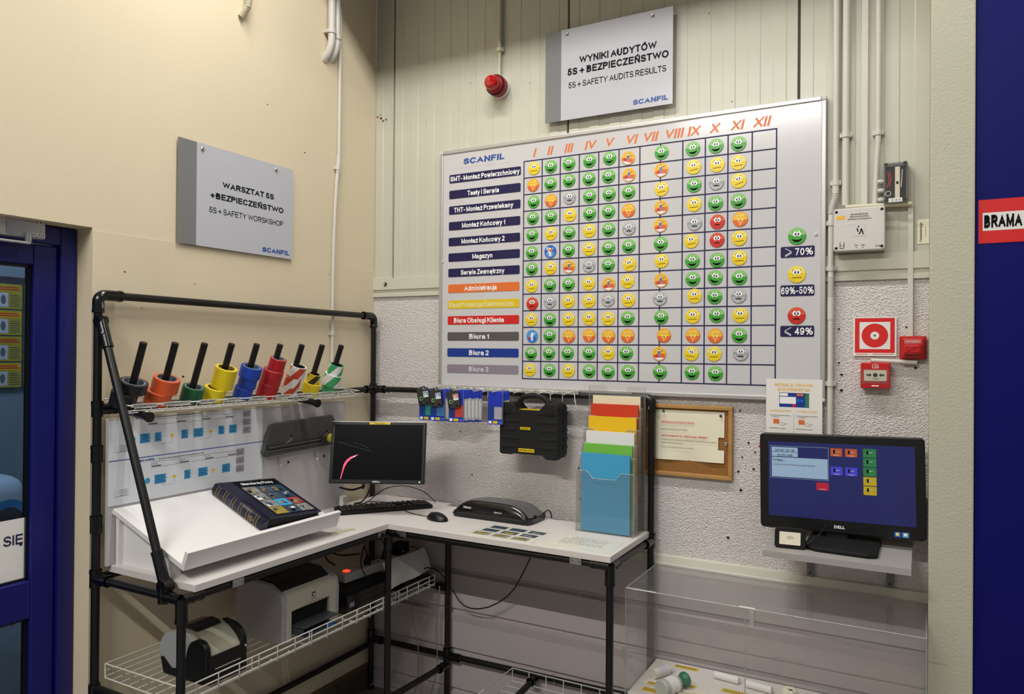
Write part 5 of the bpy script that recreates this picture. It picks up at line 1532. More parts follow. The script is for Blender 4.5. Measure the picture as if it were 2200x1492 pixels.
s = g.build('pinned_notice'); tag(s, 'cream paper notice with red headings pinned on the cork board', 'notice')
g = MB(back(1.553, -.0195, 1.313)); zz = .0
g.text('INFORMACJA DO PRACOWNIKÓW', .028, .158, .0072, 'sign_red', z=zz, w=.142, bold=.01); g.rect(.028, .1555, .170, .1563, zz, 'sign_red')
g.text('Jeżeli na czytniku jest informacja', .026, .128, .0062, 'ink_soft', z=zz, w=.112)
g.text('„buforowanie” to  należy się odbijać!', .026, .100, .0082, 'sign_red', z=zz, w=.198, bold=.012)
g.text('Po zakończonym procesie buforowania system wyśle na serwer wcześniej', .025, .083, .0050, 'ink_soft', z=zz, w=.235)
g.text('wejścia i wyjścia pracowników.', .025, .071, .0050, 'ink_soft', z=zz, w=.095)
g.text('Prosimy o informowanie przełożonych o tym fakcie.', .025, .052, .0050, 'ink_soft', z=zz, w=.145)
g.build('lettering', s)
for nm, cl, x, z in (('green', 'cap_green', 1.588, 1.521), ('navy', 'navy', 1.831, 1.510)):
    g = MB(back(x, -.012, z)); g.lathe([(.0045, 0), (.0045, .003), (.0028, .004), (.0028, .010), (.0045, .011), (.0045, .013), (.0001, .014)], cl, 12)
    tag(g.build('push_pin'), '%s push pin holding the cream notice on the cork board' % nm, 'push pin')
g = MB(back(1.852, -.022, 1.395)); g.lathe([(.008, 0), (.008, .003), (.005, .0045), (.0025, .003), (.0001, .003)], 'steel', 16); tag(g.build('key_lock'), 'small round chrome lock on the oak frame of the cork board', 'lock')

IF = back(2.0125, -.0315, 1.372)
g = MB(IF); g.box(0, .208, 0, .297, 0, .0008, 'paper')
s = g.build('instruction_sheet'); tag(s, 'white login instruction sheet hung over the whiteboard corner above the touch computer', 'sheet')
g = MB(IF); z = .0012
g.text('INSTRUKCJA LOGOWANIA', .104, .268, .0115, 'm_amber', z=z, w=.145, align='C', bold=.015); g.text('DO SYSTEMU IFS T&A', .104, .250, .0115, 'm_amber', z=z, w=.120, align='C', bold=.015)
g.text('WEJŚCIE DO FIRMY', .016, .167, .0075, 'm_amber', z=z, w=.080, bold=.01); g.text('WYJŚCIE Z FIRMY', .114, .167, .0075, 'm_amber', z=z, w=.076, bold=.01)
for x in (.012, .110):
    g.text('1. Na ekranie dotykowym kliknij', x, .151, .0044, 'ink', z=z, w=.080); g.text('„WEJŚCIE”' if x < .05 else '„WYJŚCIE”', x+.010, .144, .0044, 'ink', z=z, w=.028)
    g.text('2. Zbliż kartę do czytnika', x, .100, .0044, 'ink', z=z, w=.062)
g.line([(.104, .160), (.104, .04)], .0007, z, 'ink_soft'); g.build('lettering', s)
g = MB(IF); g.rect(.050, .187, .160, .243, z, 'blue_label')
g.rect(.052, .230, .082, .241, z+.0004, 'text_white'); g.rect(.052, .200, .112, .227, z+.0004, 'text_white'); g.rect(.098, .189, .111, .198, z+.0004, 'red')
for k in range(2): g.rect(.115+k*.013, .231, .126+k*.013, .241, z+.0004, 'orange'); g.rect(.115+k*.013, .208, .126+k*.013, .219, z+.0004, 'm_blue_deep')
for k in range(5): g.rect(.146, .189+k*.0108, .159, .1985+k*.0108, z+.0004, 'scr_green')
g.build('screen_picture', s)
for x in (.028, .122):
    g = MB(IF); g.rect(x, .120, x+.022, .138, z, 'orange'); g.line([(x+.020, .128), (x+.036, .124), (x+.050, .121), (x+.038, .114), (x+.024, .119), (x+.020, .124)], .0009, z+.0004, 'ink_soft'); g.build('hand_picture', s)

# ============================================================ TOUCH COMPUTER ON A WALL SHELF
AX0, AX1, AZ0, AZ1 = 2.0125, 2.5695, 1.112, 1.470
AF = frame(((AX0+AX1)/2, -.150, (AZ0+AZ1)/2), (1, 0, .022), (-.022, .04, 1))
AW, AH = AX1-AX0, AZ1-AZ0
t = thing('touch_computer', 'black all-in-one touch computer with a dark blue screen on the wall shelf', 'computer', (2.29, -.15, 1.079))
g = MB(AF); g.prism(g.rrect(-AW/2, -AH/2, AW/2, AH/2, .014), -.045, 0, 'black', bev=.004); g.build('housing', t)
g = MB(AF); SX, SY = .247, .142
g.rect(-SX, -SY+.010, SX, SY+.006, .0006, 'screen_blue'); scr = g.build('screen', t)
g = MB(AF); z = .001
def sc(px, py): return (-SX + px*2*SX, SY+.006 - py*(2*SY-.004))      # fractions of the screen, from its top left
def sr(x0, y0, x1, y1, m_, dz=0): a = sc(x0, y0); b = sc(x1, y1); g.rect(a[0], b[1], b[0], a[1], z+dz, m_)
g.line([sc(.015, .06), sc(.43, .06), sc(.43, .49), sc(.015, .49), sc(.015, .06)], .001, z, 'scr_light')
sr(.025, .075, .215, .135, 'scr_light'); sr(.025, .14, .215, .20, 'scr_light'); sr(.025, .21, .425, .475, 'scr_light')
a = sc(.12, .125); g.text('2016-12-16', a[0], a[1]-.002, .0085, 'ink', z=z+.0004, w=.070, align='C')
a = sc(.12, .19); g.text('10:50:48', a[0], a[1]-.002, .0085, 'ink', z=z+.0004, w=.056, align='C')
a = sc(.03, .255); g.text('Witaj...', a[0], a[1]-.002, .0085, 'ink', z=z+.0004, w=.046)
a = sc(.035, .31); g.text('Witamy w Scanfil Poland oddział Sieradz', a[0], a[1]-.002, .0055, 'ink_soft', z=z+.0004, w=.150)
g.build('message_window', scr)
btn = [(.445, .06, .525, .165, 'scr_orange', 'Wejście'), (.545, .06, .625, .165, 'scr_orange', 'Wyjście'), (.445, .30, .525, .41, 'scr_violet', 'Wejście'), (.545, .30, .625, .41, 'scr_violet', 'Wyjście'),
       (.665, .05, .752, .16, 'scr_green', ''), (.665, .17, .752, .28, 'scr_green', ''), (.665, .29, .752, .40, 'scr_green', ''), (.665, .41, .752, .52, 'scr_yellow', ''), (.665, .53, .752, .64, 'scr_yellow', ''), (.345, .52, .43, .62, 'scr_red', 'Anuluj')]
for (x0, y0, x1, y1, m_, s) in btn:
    g = MB(AF); sr(x0, y0, x1, y1, m_)
    if m_ != 'scr_red':
        a = sc(x0, y0); b = sc(x1, y1); cx, cy = (a[0]+b[0])/2, (a[1]+b[1])/2+.002
        g.rect(cx-.010, cy-.006, cx-.004, cy+.007, z+.0005, 'ink'); g.line([(cx-.003, cy), (cx+.010, cy+.001)], .0025, z+.0005, 'scr_light')
    if s:
        a = sc((x0+x1)/2, y1); g.text(s, a[0], a[1]+.0025, .0035, 'text_white', z=z+.0005, w=.022, align='C')
    g.build('screen_button', scr)
g = MB(AF); g.text('DELL', 0, -AH/2+.0185, .011, 'text_white', z=.0006, w=.036, align='C', bold=.03); g.build('logo', t)
g = MB(AF); g.disc(-.012, AH/2-.010, .003, .0006, 'dark_grey', n=12); g.build('webcam', t)
for x, c in ((.178, 'm_blue_deep'), (.203, 'm_blue')):
    g = MB(AF); g.rect(x, -AH/2+.008, x+.021, -AH/2+.026, .0006, c); g.disc(x+.010, -AH/2+.018, .006, .001, 'm_gold' if x < .2 else 'text_white', n=12); g.build('sticker', t)
g = MB(); g.box(2.252, 2.322, -.152, -.118, 1.09, 1.135, 'matt_black', bev=.003); g.build('neck', t)
g = MB(Matrix.Translation((0, 0, 1.080))); g.prism([(2.213, -.322), (2.235, -.334), (2.400, -.342), (2.428, -.325), (2.430, -.085), (2.412, -.07), (2.212, -.07), (2.193, -.085), (2.190, -.30)], 0, .016, 'matt_black', bev=.006)
for x, y in ((2.225, -.15), (2.40, -.17)): g.cyl((x, y, .0155), (x, y, .0168), .004, 'hole', 8)
g.build('stand_base', t)

t = thing('wall_shelf', 'grey shelf on two wall brackets carrying the touch computer', 'shelf', (2.30, -.2, 1.058))
MB().box(2.069, 2.5285, -.400, -.004, 1.060, 1.079, 'shelf_grey', bev=.001).build('board', t)
g = MB(); g.box(2.069, 2.5285, -.403, -.400, 1.058, 1.0795, 'shelf_grey'); g.build('edge_band', t)
for x in (2.178, 2.455):
    g = MB(); g.box(x-.012, x+.012, -.014, -.0015, .848, 1.058, 'mid_grey', bev=.001)
    for zz in (.875, .915, 1.045): g.cyl((x, -.014, zz), (x, -.0165, zz), .005, 'dark_grey', 10)
    g.add([(x-.010, -.014, 1.058), (x+.010, -.014, 1.058), (x+.010, -.30, 1.058), (x-.010, -.30, 1.058), (x-.010, -.014, 1.02), (x+.010, -.014, 1.02), (x+.010, -.30, 1.05), (x-.010, -.30, 1.05)],
          [(0, 1, 2, 3), (4, 7, 6, 5), (0, 4, 5, 1), (2, 6, 7, 3), (0, 3, 7, 4), (1, 5, 6, 2)], 'mid_grey')
    g.build('bracket', t)
RF = frame((2.150, -.338, 1.0795), (math.cos(.12), math.sin(.12), 0), (0, .12, 1))
t = thing('card_reader', 'small black card reader with a pale face left of the computer base', 'card reader', (2.150, -.338, 1.0795))
g = MB(RF); g.prism(g.rrect(-.052, 0, .052, .072, .012), -.030, 0, 'matt_black', bev=.003); g.build('housing', t)
g = MB(RF); g.prism(g.rrect(-.036, .014, .034, .058, .002), 0, .0012, 'paper_cream')
for r in (.006, .010, .014): g.arc(0, .030, r, 30, 150, .0009, .0018, 'mid_grey', n=6)
g.build('reader_face', t)
cable('reader_cable', 'short black lead looping from the card reader to the computer', [(2.205, -.325, 1.10), (2.225, -.31, 1.115), (2.245, -.27, 1.135), (2.255, -.205, 1.15)], .0025)
g = MB()
for (x, z, r) in ((2.004, 1.415, .010), (1.998, 1.402, .007), (2.008, 1.398, .009), (2.003, 1.350, .008), (2.006, 1.346, .007), (2.003, 1.378, .006)):
    g.lathe([(.0001, -r), (r*.8, -r*.6), (r, 0), (r*.8, r*.6), (.0001, r)], 'fire_red', 10, Matrix.Translation((x, -.07, z)))
g.tube([(2.004, -.07, 1.42), (2.004, -.07, 1.34)], .003, 'fire_red', 6)
tag(g.build('red_ornament'), 'small red knobbly ornament peeking out left of the touch computer', 'ornament')

# ============================================================ FIRE DEVICES AND CONDUITS
FS = back(2.3255, -.006, 1.7625)
t = thing('fire_sign', 'square white and red fire alarm sign with a ring symbol', 'sign', (2.40, -.006, 1.7625))
g = MB(FS); g.box(0, .147, 0, .148, 0, .002, 'white'); g.build('plate', t)
g = MB(FS); g.rect(.006, .012, .141, .143, .0024, 'sign_red'); g.rect(.022, .026, .126, .128, .0028, 'white'); g.disc(.074, .077, .045, .0032, 'sign_red', n=32); g.disc(.074, .077, .015, .0036, 'white', n=24); g.disc(.074, .077, .004, .004, 'ink_soft', n=12)
g.rect(.010, .006, .050, .008, .0024, 'sign_red'); g.rect(.066, .006, .136, .008, .0024, 'sign_red'); g.build('ring_symbol', t)

t = thing('fire_sounder', 'red square alarm push box under the flat trunking by the pillar', 'alarm box', (2.526, -.03, 1.750))
g = MB(back(2.526, -.0035, 1.794)); 
g.prism(g.rrect(-.044, -.043, .044, .043, .004), 0, .016, 'fire_red', bev=.003); g.build('back_plate', t)
g = MB(back(2.526, -.0035, 1.794)); g.prism(g.rrect(-.036, -.036, .036, .036, .006), .016, .044, 'fire_red', bev=.006); g.prism(g.rrect(-.028, -.024, .028, .012, .005), .044, .066, 'fire_red', bev=.007); g.build('push_cover', t)
g = MB(back(2.526, -.0035, 1.794)); g.rect(-.026, .016, .026, .028, .0446, 'text_white'); g.rect(-.025, .017, .025, .027, .045, 'fire_red'); g.text('ZAMYKANIE DRZWI', 0, .019, .006, 'text_white', z=.0455, w=.044, align='C', bold=.01); g.build('label_strip', t)

t = thing('call_point', 'red manual fire call point with black arrows below the fire sign', 'call point', (2.404, -.03, 1.642))
CPF = back(2.404, -.0035, 1.690)
g = MB(CPF); g.prism(g.rrect(-.0495, -.048, .0495, .048, .005), 0, .048, 'fire_red', bev=.004); g.build('housing', t)
g = MB(CPF); g.prism(g.rrect(-.038, -.020, .038, .020, .003), .048, .0495, 'paper_cream'); g.build('break_glass', t)
g = MB(CPF)
g.disc(0, .002, .0075, .050, 'ink', n=16)
for s in (-1, 1):
    g.rect(min(s*.030, s*.020), -.001, max(s*.030, s*.020), .005, .050, 'ink'); g.poly([(s*.020, .009), (s*.012, .002), (s*.020, -.005)], .050, 'ink')
g.line([(-.012, -.010), (.014, -.010)], .001, .050, 'ink_soft'); g.line([(-.008, -.014), (.010, -.014)], .001, .050, 'ink_soft')
g.build('arrow_symbol', t)
g = MB(CPF); g.line([(-.010, .028), (-.010, .038), (0, .043), (.010, .038), (.010, .028), (-.010, .028)], .0015, .0486, 'text_white'); g.line([(-.004, .030), (.002, .038), (.006, .030)], .0015, .0486, 'text_white'); g.build('flame_symbol', t)
g = MB(CPF); g.prism(g.rrect(-.046, -.030, .046, .024, .004), .052, .0532, 'acrylic'); g.box(-.012, .012, -.040, -.036, .048, .0495, 'text_white'); g.build('clear_flap', t)

t = thing('fire_door_panel', 'pale grey fire door control box on the cream panels', 'control box', (2.347, -.04, 2.153))
CF_ = back(2.2615, -.004, 2.156)
g = MB(CF_); g.prism(g.rrect(0, 0, .172, .158, .008), 0, .050, 'box_grey', bev=.003); g.build('case', t)
g = MB(CF_); g.prism(g.rrect(-.001, -.001, .173, .159, .008), .051, .072, 'box_grey', bev=.004)
g.line([(.004, .098), (.030, .096), (.060, .100), (.088, .100)], .0015, .0725, 'white'); g.build('lid', t)
g = MB(CF_); z = .0726
for k, (s, w) in enumerate((('BRANDABSCHLUSS', .058), ('FIRE DOOR CONTROL', .064), ('CENTRALE AUTONOME DAS', .080))):
    g.text(s, .088, .132-k*.009, .0052, 'ink', z=z, w=w, align='C', bold=.01)
g.rect(.010, .118, .038, .132, z, 'm_amber'); g.rect(.068, .052, .108, .096, z, 'text_dim'); g.rect(.0685, .0525, .1075, .0955, z+.0003, 'box_grey')
g.line([(.080, .082), (.084, .068)], .004, z+.0006, 'ink'); g.disc(.085, .088, .003, z+.0006, 'ink', n=10); g.line([(.086, .060), (.092, .066), (.094, .080), (.100, .066), (.100, .058)], .004, z+.0006, 'ink')
g.line([(.022, .032), (.022, .010), (.036, .010), (.036, .032)], .002, z, 'ink'); g.line([(.022, .020), (.036, .020)], .001, z, 'ink')
for x in (.078, .100): g.rect(x-.006, .018, x+.006, .020, z, 'ink'); g.poly([(x-.002, .012), (x+.002, .012), (x, .007)], z, 'ink')
g.text('ST-2008', .142, .010, .005, 'ink', z=z, w=.018, bold=.02); g.build('lettering', t)
for x, y in ((.009, .147), (.163, .147), (.009, .011), (.163, .011)):
    g = MB(CF_); g.disc(x, y, .0055, .0727, 'dark_grey', n=14); g.disc(x, y, .003, .073, 'ink', n=10); g.build('screw', t)

t = thing('junction_box', 'grey junction box with a clear lid near the pillar top', 'junction box', (2.467, -.03, 2.323))
JF = back(2.4275, -.004, 2.324)
g = MB(JF); g.prism(g.rrect(0, 0, .080, .152, .006), 0, .036, 'mid_grey', bev=.002); g.build('case', t)
g = MB(JF); g.rect(.006, .012, .074, .140, .0366, 'hole'); g.rect(.038, .016, .054, .136, .040, 'paper_cream'); g.rect(.042, .072, .050, .082, .0404, 'ink'); g.line([(.014, .120), (.020, .090), (.012, .060)], .003, .038, 'fire_red'); g.line([(.020, .120), (.026, .095), (.020, .065)], .003, .038, 'fire_red'); g.line([(.062, .125), (.058, .06)], .003, .038, 'conduit')
g.arc(.016, .040, .009, 0, 360, .0018, .038, 'text_white', n=14); g.build('wiring', t)
g = MB(JF); g.prism(g.rrect(.001, .001, .079, .151, .006), .037, .058, 'acrylic', bev=.003); g.build('clear_lid', t)
g = MB(JF); g.rect(.018, .004, .062, .018, .0586, 'text_white')
for k in range(9): g.rect(.022+k*.004, .007, .0225+k*.004+(k % 3)*.0007, .015, .059, 'ink')
g.build('barcode_label', t)
for x, y in ((.009, .143), (.071, .143), (.009, .009), (.071, .009)):
    g = MB(JF); g.lathe([(.0065, .057), (.0065, .0585), (.004, .059), (.0001, .0575)], 'dark_grey', 12, Matrix.Translation((x, y, 0))); g.build('screw', t)
for k in range(3):
    g = MB(JF); g.cyl((0, .022+k*.034, .02), (-.020, .022+k*.034, .02), .0075, 'conduit', 10); g.cyl((-.008, .022+k*.034, .02), (-.014, .022+k*.034, .02), .0095, 'conduit', 8); g.build('cable_gland', t)

def clip(par, x, z, r, y=-.024, m_='conduit', ax='b'):
    g = MB(); 
    g.cyl((x, y, z-.010), (x, y, z+.010), r+.0035, m_, 16)
    g.box(x-r-.009, x+r+.009, min(-.001, y), -.001, z-.008, z+.008, m_, bev=.001)
    g.build('pipe_clip', par)
def corr(par, pts, r, m_='conduit'):
    g = MB(); g.tube(pts, r*.86, m_, 12, smooth_pts=1)
    P = [Vector(p) for p in pts]
    L = sum((P[i+1]-P[i]).length for i in range(len(P)-1)); n = int(L/.006); 
    for k in range(n+1):
        s = L*k/n; i = 0
        while i < len(P)-2 and s > (P[i+1]-P[i]).length: s -= (P[i+1]-P[i]).length; i += 1
        d = (P[i+1]-P[i]).normalized(); q = P[i]+d*s
        g.cyl(q-d*.0017, q+d*.0017, r, m_, 12)
    g.build('flexible_section', par)
t = thing('conduit_pipe', 'pale conduit with flexible joints right beside the whiteboard', 'conduit', (2.25, -.024, 1.15))
g = MB(); g.cyl((2.262, -.024, 2.42), (2.262, -.024, H), .0105, 'conduit', 14); g.cyl((2.262, -.024, 2.385), (2.262, -.024, 2.43), .0125, 'conduit', 14); g.build('pipe', t)
corr(t, [(2.262, -.026, 2.385), (2.260, -.026, 2.365), (2.250, -.026, 2.335), (2.247, -.026, 2.31)], .012)
g = MB(); g.cyl((2.247, -.024, 2.065), (2.247, -.024, 2.31), .0105, 'conduit', 14); g.build('pipe', t)
corr(t, [(2.247, -.024, 2.065), (2.247, -.024, 1.985)], .0115)
g = MB(); g.cyl((2.247, -.024, 1.90), (2.247, -.024, 1.985), .0115, 'conduit', 14); g.cyl((2.247, -.024, 1.15), (2.247, -.024, 1.90), .0100, 'conduit', 14); g.build('pipe', t)
clip(t, 2.262, 2.425, .0105); clip(t, 2.247, 2.272, .0105); clip(t, 2.247, 2.098, .0105); clip(t, 2.247, 1.655, .010)
t = thing('conduit_pipe', 'thick pale conduit dropping to the fire door control box', 'conduit', (2.297, -.024, 2.335))
g = MB(); g.cyl((2.297, -.024, 2.335), (2.297, -.024, H), .0125, 'conduit', 14); g.build('pipe', t); clip(t, 2.297, 2.605, .0125)
t = thing('conduit_pipe', 'pale conduit dropping beside the clear-lidded junction box', 'conduit', (2.408, -.022, 2.33))
g = MB(); g.cyl((2.408, -.022, 2.56), (2.408, -.022, H), .0100, 'conduit', 14); g.tube([(2.408, -.022, 2.56), (2.404, -.022, 2.50), (2.398, -.022, 2.33)], .0095, 'conduit', 12); g.build('pipe', t); clip(t, 2.408, 2.60, .010, -.022)
tag(MB().box(2.350, 2.372, -.014, -.001, 2.33, H, 'conduit', bev=.001).build('cable_trunking'), 'flat vertical trunking between the two upper conduits', 'trunking')
t = thing('conduit_pipe', 'short horizontal conduit above the fire door control box', 'conduit', (2.40, -.03, 2.315))
g = MB(); g.cyl((2.297, -.03, 2.328), (2.520, -.03, 2.322), .0085, 'conduit_cream', 12); g.build('pipe', t)
tag(MB().box(2.508, 2.526, -.016, -.001, 1.836, 2.318, 'conduit', bev=.001).build('cable_trunking'), 'flat vertical trunking above the red alarm push box', 'trunking')
g = MB(); g.cyl((2.388, -.02, 1.746), (2.540, -.02, 1.740), .0085, 'conduit', 12); tag(g.build('conduit_pipe'), 'short horizontal conduit above the manual call point', 'conduit')
NF = back(2.5385, -.0035, 2.176)
g = MB(NF); g.box(0, .038, 0, .090, 0, .0015, 'paper_cream'); s = g.build('door_hold_label'); tag(s, 'small cream label with upright lettering beside the pillar', 'label')
g = MB(NF @ Matrix.Translation((.015, .008, 0)) @ Matrix.Rotation(PI/2, 4, 'Z')); g.text('Feststellanlage', 0, 0, .0085, 'ink', z=.002, w=.070); g.rect(.018, -.012, .056, -.0108, .002, 'ink_soft'); g.build('lettering', s)

# siren beacon
t = thing('siren_beacon', 'round red alarm beacon on the cream panels left of the upper sign', 'alarm beacon', (.767, -.05, 2.97))
SB = back(.767, -.0025, 3.040)
g = MB(SB); g.lathe([(.0505, 0), (.0505, .014), (.049, .018)], 'white', 32); g.build('base_ring', t)
g = MB(SB); g.lathe([(.049, .016), (.0505, .030), (.0495, .046), (.045, .060), (.041, .066), (.036, .070), (.0001, .070)], 'siren_red', 32); 
for k in range(32):
    a = 2*PI*k/32; sub = Matrix.Rotation(a, 4, 'Z'); g.box(.0455, .0485, -.0022, .0022, .044, .062, 'ink', M=sub)
g.build('sounder_body', t)
g = MB(SB); g.lathe([(.035, .068), (.035, .092), (.031, .104), (.020, .112), (.0001, .115)], 'siren_lens', 28); g.build('lens', t)
t = thing('conduit_pipe', 'slim pale conduit running up from the red alarm beacon', 'conduit', (.767, -.018, 3.07))
g = MB(); g.cyl((.767, -.018, 3.07), (.767, -.018, 3.22), .0078, 'conduit_cream', 12); g.cyl((.767, -.018, 3.22), (.767, -.018, H), .0100, 'conduit_cream', 12); g.build('pipe', t); clip(t, .767, 3.222, .010, -.018, 'conduit_cream')

# pipes on the cream wall
def lclip(par, y, z, r, x=.024, m_='conduit_cream'):
    g = MB(); g.cyl((x, y, z-.010), (x, y, z+.010), r+.004, m_, 16); g.box(-.001, x, y-r-.006, y+r+.006, z-.008, z+.008, m_, bev=.001); g.build('pipe_clip', par)
t = thing('conduit_pipe', 'slim grey conduit running down the cream wall near the corner', 'conduit', (.012, -.318, 1.6))
g = MB(); g.cyl((.012, -.300, 2.70), (.012, -.288, H), .0092, 'conduit', 12); g.tube([(.012, -.300, 2.70), (.012, -.318, 2.58), (.012, -.336, 2.2), (.012, -.336, 1.60)], .0085, 'conduit', 12, smooth_pts=1); g.cyl((.012, -.306, 2.65), (.012, -.301, 2.735), .0115, 'conduit', 12); g.build('pipe', t)
lclip(t, -.307, 2.672, .0092, .012, 'conduit'); lclip(t, -.336, 1.85, .0085, .012, 'conduit')
for (y, r, z0, nm) in ((-.378, .0175, 3.175, 'thick cream conduit bending into the cream wall near the ceiling'), (-.338, .0145, 3.185, 'second cream conduit bending into the wall beside the thick one')):
    t = thing('conduit_pipe', nm, 'conduit', (.03, y, z0))
    g = MB(); g.tube([(.030, y, H), (.030, y, 3.30), (.030, y-.002, 3.26), (.020, y-.010, 3.215), (-.01, y-.016, z0+.005)], r, 'conduit', 14, smooth_pts=1); g.build('pipe', t)
    lclip(t, y, 3.32 if y < -.35 else 3.305, r, .030, 'conduit')
t = thing('conduit_pipe', 'corrugated conduit stub poking out at the top of the cream wall', 'conduit', (.03, -.895, 3.19))
corr(t, [(.032, -.885, 3.42), (.032, -.885, 3.28), (.028, -.892, 3.23), (.005, -.905, 3.19)], .014, 'conduit_cream')
g = MB(); g.cyl((.032, -.885, 3.40), (.032, -.885, H), .0125, 'conduit_cream', 12); g.build('pipe', t)

# gate sign
GF = back(2.716, -.2355, 2.136)
t = thing('gate_sign', 'red bordered sign reading BRAMA on the blue sliding gate', 'sign', (2.90, -.236, 2.136))
g = MB(GF); g.box(0, .44, 0, .143, 0, .0015, 'sign_red'); g.build('plate', t)
g = MB(GF); g.rect(.012, .041, .428, .100, .002, 'paper'); g.build('white_field', t)
g = MB(GF); g.text('BRAMA', .016, .050, .042, 'ink', z=.0026, w=.104, bold=.035); g.text('P', .134, .050, .042, 'ink', z=.0026, w=.016, bold=.035); g.build('lettering', t)

# ============================================================ CLEAR DISPLAY CASE, BOTTOM RIGHT
EX0, EX1, EY0, EY1, EZ = 1.568, 2.572, -.410, -.035, .868
ZF = .47
t = thing('display_case', 'low clear acrylic display case under the touch computer', 'display case', ((EX0+EX1)/2, -.22, .40))
def pane(nm, *b): MB().box(*b, 'case_acrylic').build(nm, t)
pane('top_panel', EX0, EX1, EY0, EY1, EZ-.004, EZ)
pane('front_panel', EX0, 2.012, EY0, EY0+.004, .44, EZ-.004)
pane('front_panel', 2.014, EX1, EY0, EY0+.004, .44, EZ-.004)
pane('side_panel', EX0, EX0+.004, EY0+.004, EY1, .44, EZ-.004)
pane('side_panel', EX1-.004, EX1, EY0+.004, EY1, .44, EZ-.004)
pane('rear_panel', EX0+.004, EX1-.004, EY1-.004, EY1, .44, EZ-.004)
g = MB()
for p in ([(EX0, EY0, EZ), (EX1, EY0, EZ)], [(EX0, EY0, EZ), (EX0, EY1, EZ)], [(EX0, EY1, EZ), (EX1, EY1, EZ)], [(EX1, EY0, EZ), (EX1, EY1, EZ)], [(2.013, EY0, .44), (2.013, EY0, EZ)], [(EX0, EY0, .44), (EX0, EY0, EZ)], [(EX1, EY0, .44), (EX1, EY0, EZ)], [(EX1, EY1, .44), (EX1, EY1, EZ)], [(EX0, EY1, .44), (EX0, EY1, EZ)]):
    g.tube(p, .0022, 'acrylic_edge', 6)
g.build('glued_edge', t)
g = MB(); g.box(EX0-.004, EX1+.001, EY0-.004, EY1, .40, .44, 'box_grey'); g.build('base_tray', t)
g = MB(); g.box(EX0+.004, EX0+.118, EY0-.001, EY0+.006, EZ-.001, EZ+.0015, 'white'); g.box(1.990, 2.044, EY0-.001, EY0+.012, EZ-.001, EZ+.0015, 'white'); g.build('tape_piece', t)
for x, z in ((EX0, .62),):
    g = MB(); g.box(x-.010, x+.008, EY0-.006, EY0-.0005, z-.028, z+.028, 'acrylic_edge', bev=.002); g.cyl((x, EY0-.006, z-.028), (x, EY0-.006, z+.028), .004, 'acrylic_edge', 8); g.build('hinge', t)
g = MB(); g.box(2.028, 2.044, EY0-.008, EY0-.0005, EZ-.060, EZ-.004, 'acrylic_edge', bev=.002); g.build('latch', t)
tag(MB().box(EX0+.006, EX1-.006, EY0+.006, EY1-.006, .4405, ZF, 'foam', bev=.004).build('foam_bed'), 'white foam bed filling the bottom of the clear display case', 'foam')
def lab(x, y, w, d, rz, lb):
    F = flat(x, y, ZF, rz)
    g = MB(F); g.box(-w/2, w/2, -d/2, d/2, 0, .001, 'label_yellow'); o = g.build('yellow_label'); tag(o, lb, 'label', 'yellow labels in the display case')
    g = MB(F)
    for k in range(4):
        for q in range(9): g.rect(-w/2+.006+q*(w-.012)/9, d/2-.006-k*d*.21, -w/2+.006+(q+.75)*(w-.012)/9, d/2-.004-k*d*.21, .0014, 'ink')
    g.build('text_lines', o)
lab(1.712, -.078, .098, .026, .02, 'yellow label at the back of the foam behind the small bottle')
lab(1.655, -.285, .080, .024, .0, 'yellow label left of the green-capped bottle, farther from the front')
lab(1.660, -.345, .092, .032, -.02, 'yellow label left of the green-capped bottle, nearest the front')
lab(1.745, -.235, .098, .024, -.05, 'yellow label behind the green-capped bottle')
lab(1.940, -.205, .110, .030, -.02, 'yellow label in front of the white rolls in the display case')
def bottle(F, prof, mats, name, lb, cat='bottle', caps=None):
    o = thing(name, lb, cat, F @ Vector((0, 0, 0)))
    g = MB(F); g.lathe(prof, mats[0], 24); g.build('body', o)
    for nm, pf, mm in caps or []:
        g = MB(F); g.lathe(pf, mm, 24); g.build(nm, o)
    return o
def lying(x, y, r, ang): # axis in the plane of the foam
    return Matrix.Translation((x, y, ZF+r)) @ Matrix.Rotation(ang, 4, 'Z') @ Matrix.Rotation(PI/2, 4, 'Y')
o = bottle(lying(1.625, -.245, .020, math.radians(62)), [(.0001, 0), (.019, 0), (.020, .004), (.020, .075), (.014, .085), (.008, .088)], ['bottle_white'], 'small_bottle', 'small white dropper bottle lying on the foam at the left', caps=[('nozzle', [(.008, .088), (.007, .104), (.003, .114), (.0001, .115)], 'white'), ('bottle_label', [(.0203, .022), (.0204, .024), (.0204, .066), (.0203, .068)], 'text_dim')])
o = bottle(lying(1.700, -.385, .032, math.radians(66)), [(.0001, 0), (.030, 0), (.032, .004), (.032, .082), (.026, .094), (.018, .098)], ['bottle_clear'], 'large_bottle', 'large clear bottle with a flared green cap lying on the foam', caps=[('cap', [(.018, .096), (.017, .120), (.024, .130), (.029, .134), (.029, .140), (.024, .142), (.0001, .138)], 'cap_green'), ('bottle_label', [(.0322, .026), (.0324, .028), (.0324, .074), (.0322, .076)], 'text_white')])
for (x, y, a, lb) in ((1.885, -.115, -.10, 'white paper roll lying at the back of the foam bed'), (2.012, -.135, -.12, 'white paper roll lying right of the other roll on the foam')):
    M = lying(x-.05, y, .015, a)
    g = MB(M); g.lathe([(.0001, 0), (.011, 0), (.0145, .002), (.0145, .098), (.011, .1), (.0001, .1)], 'white', 20); tag(g.build('paper_roll'), lb, 'roll', 'white rolls in the display case')
g = MB(Matrix.Translation((2.125, -.150, ZF)))
for k in range(6):
    a = k*PI/3
    g.lathe([(.0001, 0), (.013, .004), (.016, .018), (.012, .034), (.0001, .040)], 'paper_cream', 12, Matrix.Translation((.015*math.cos(a), .018*math.sin(a), 0)))
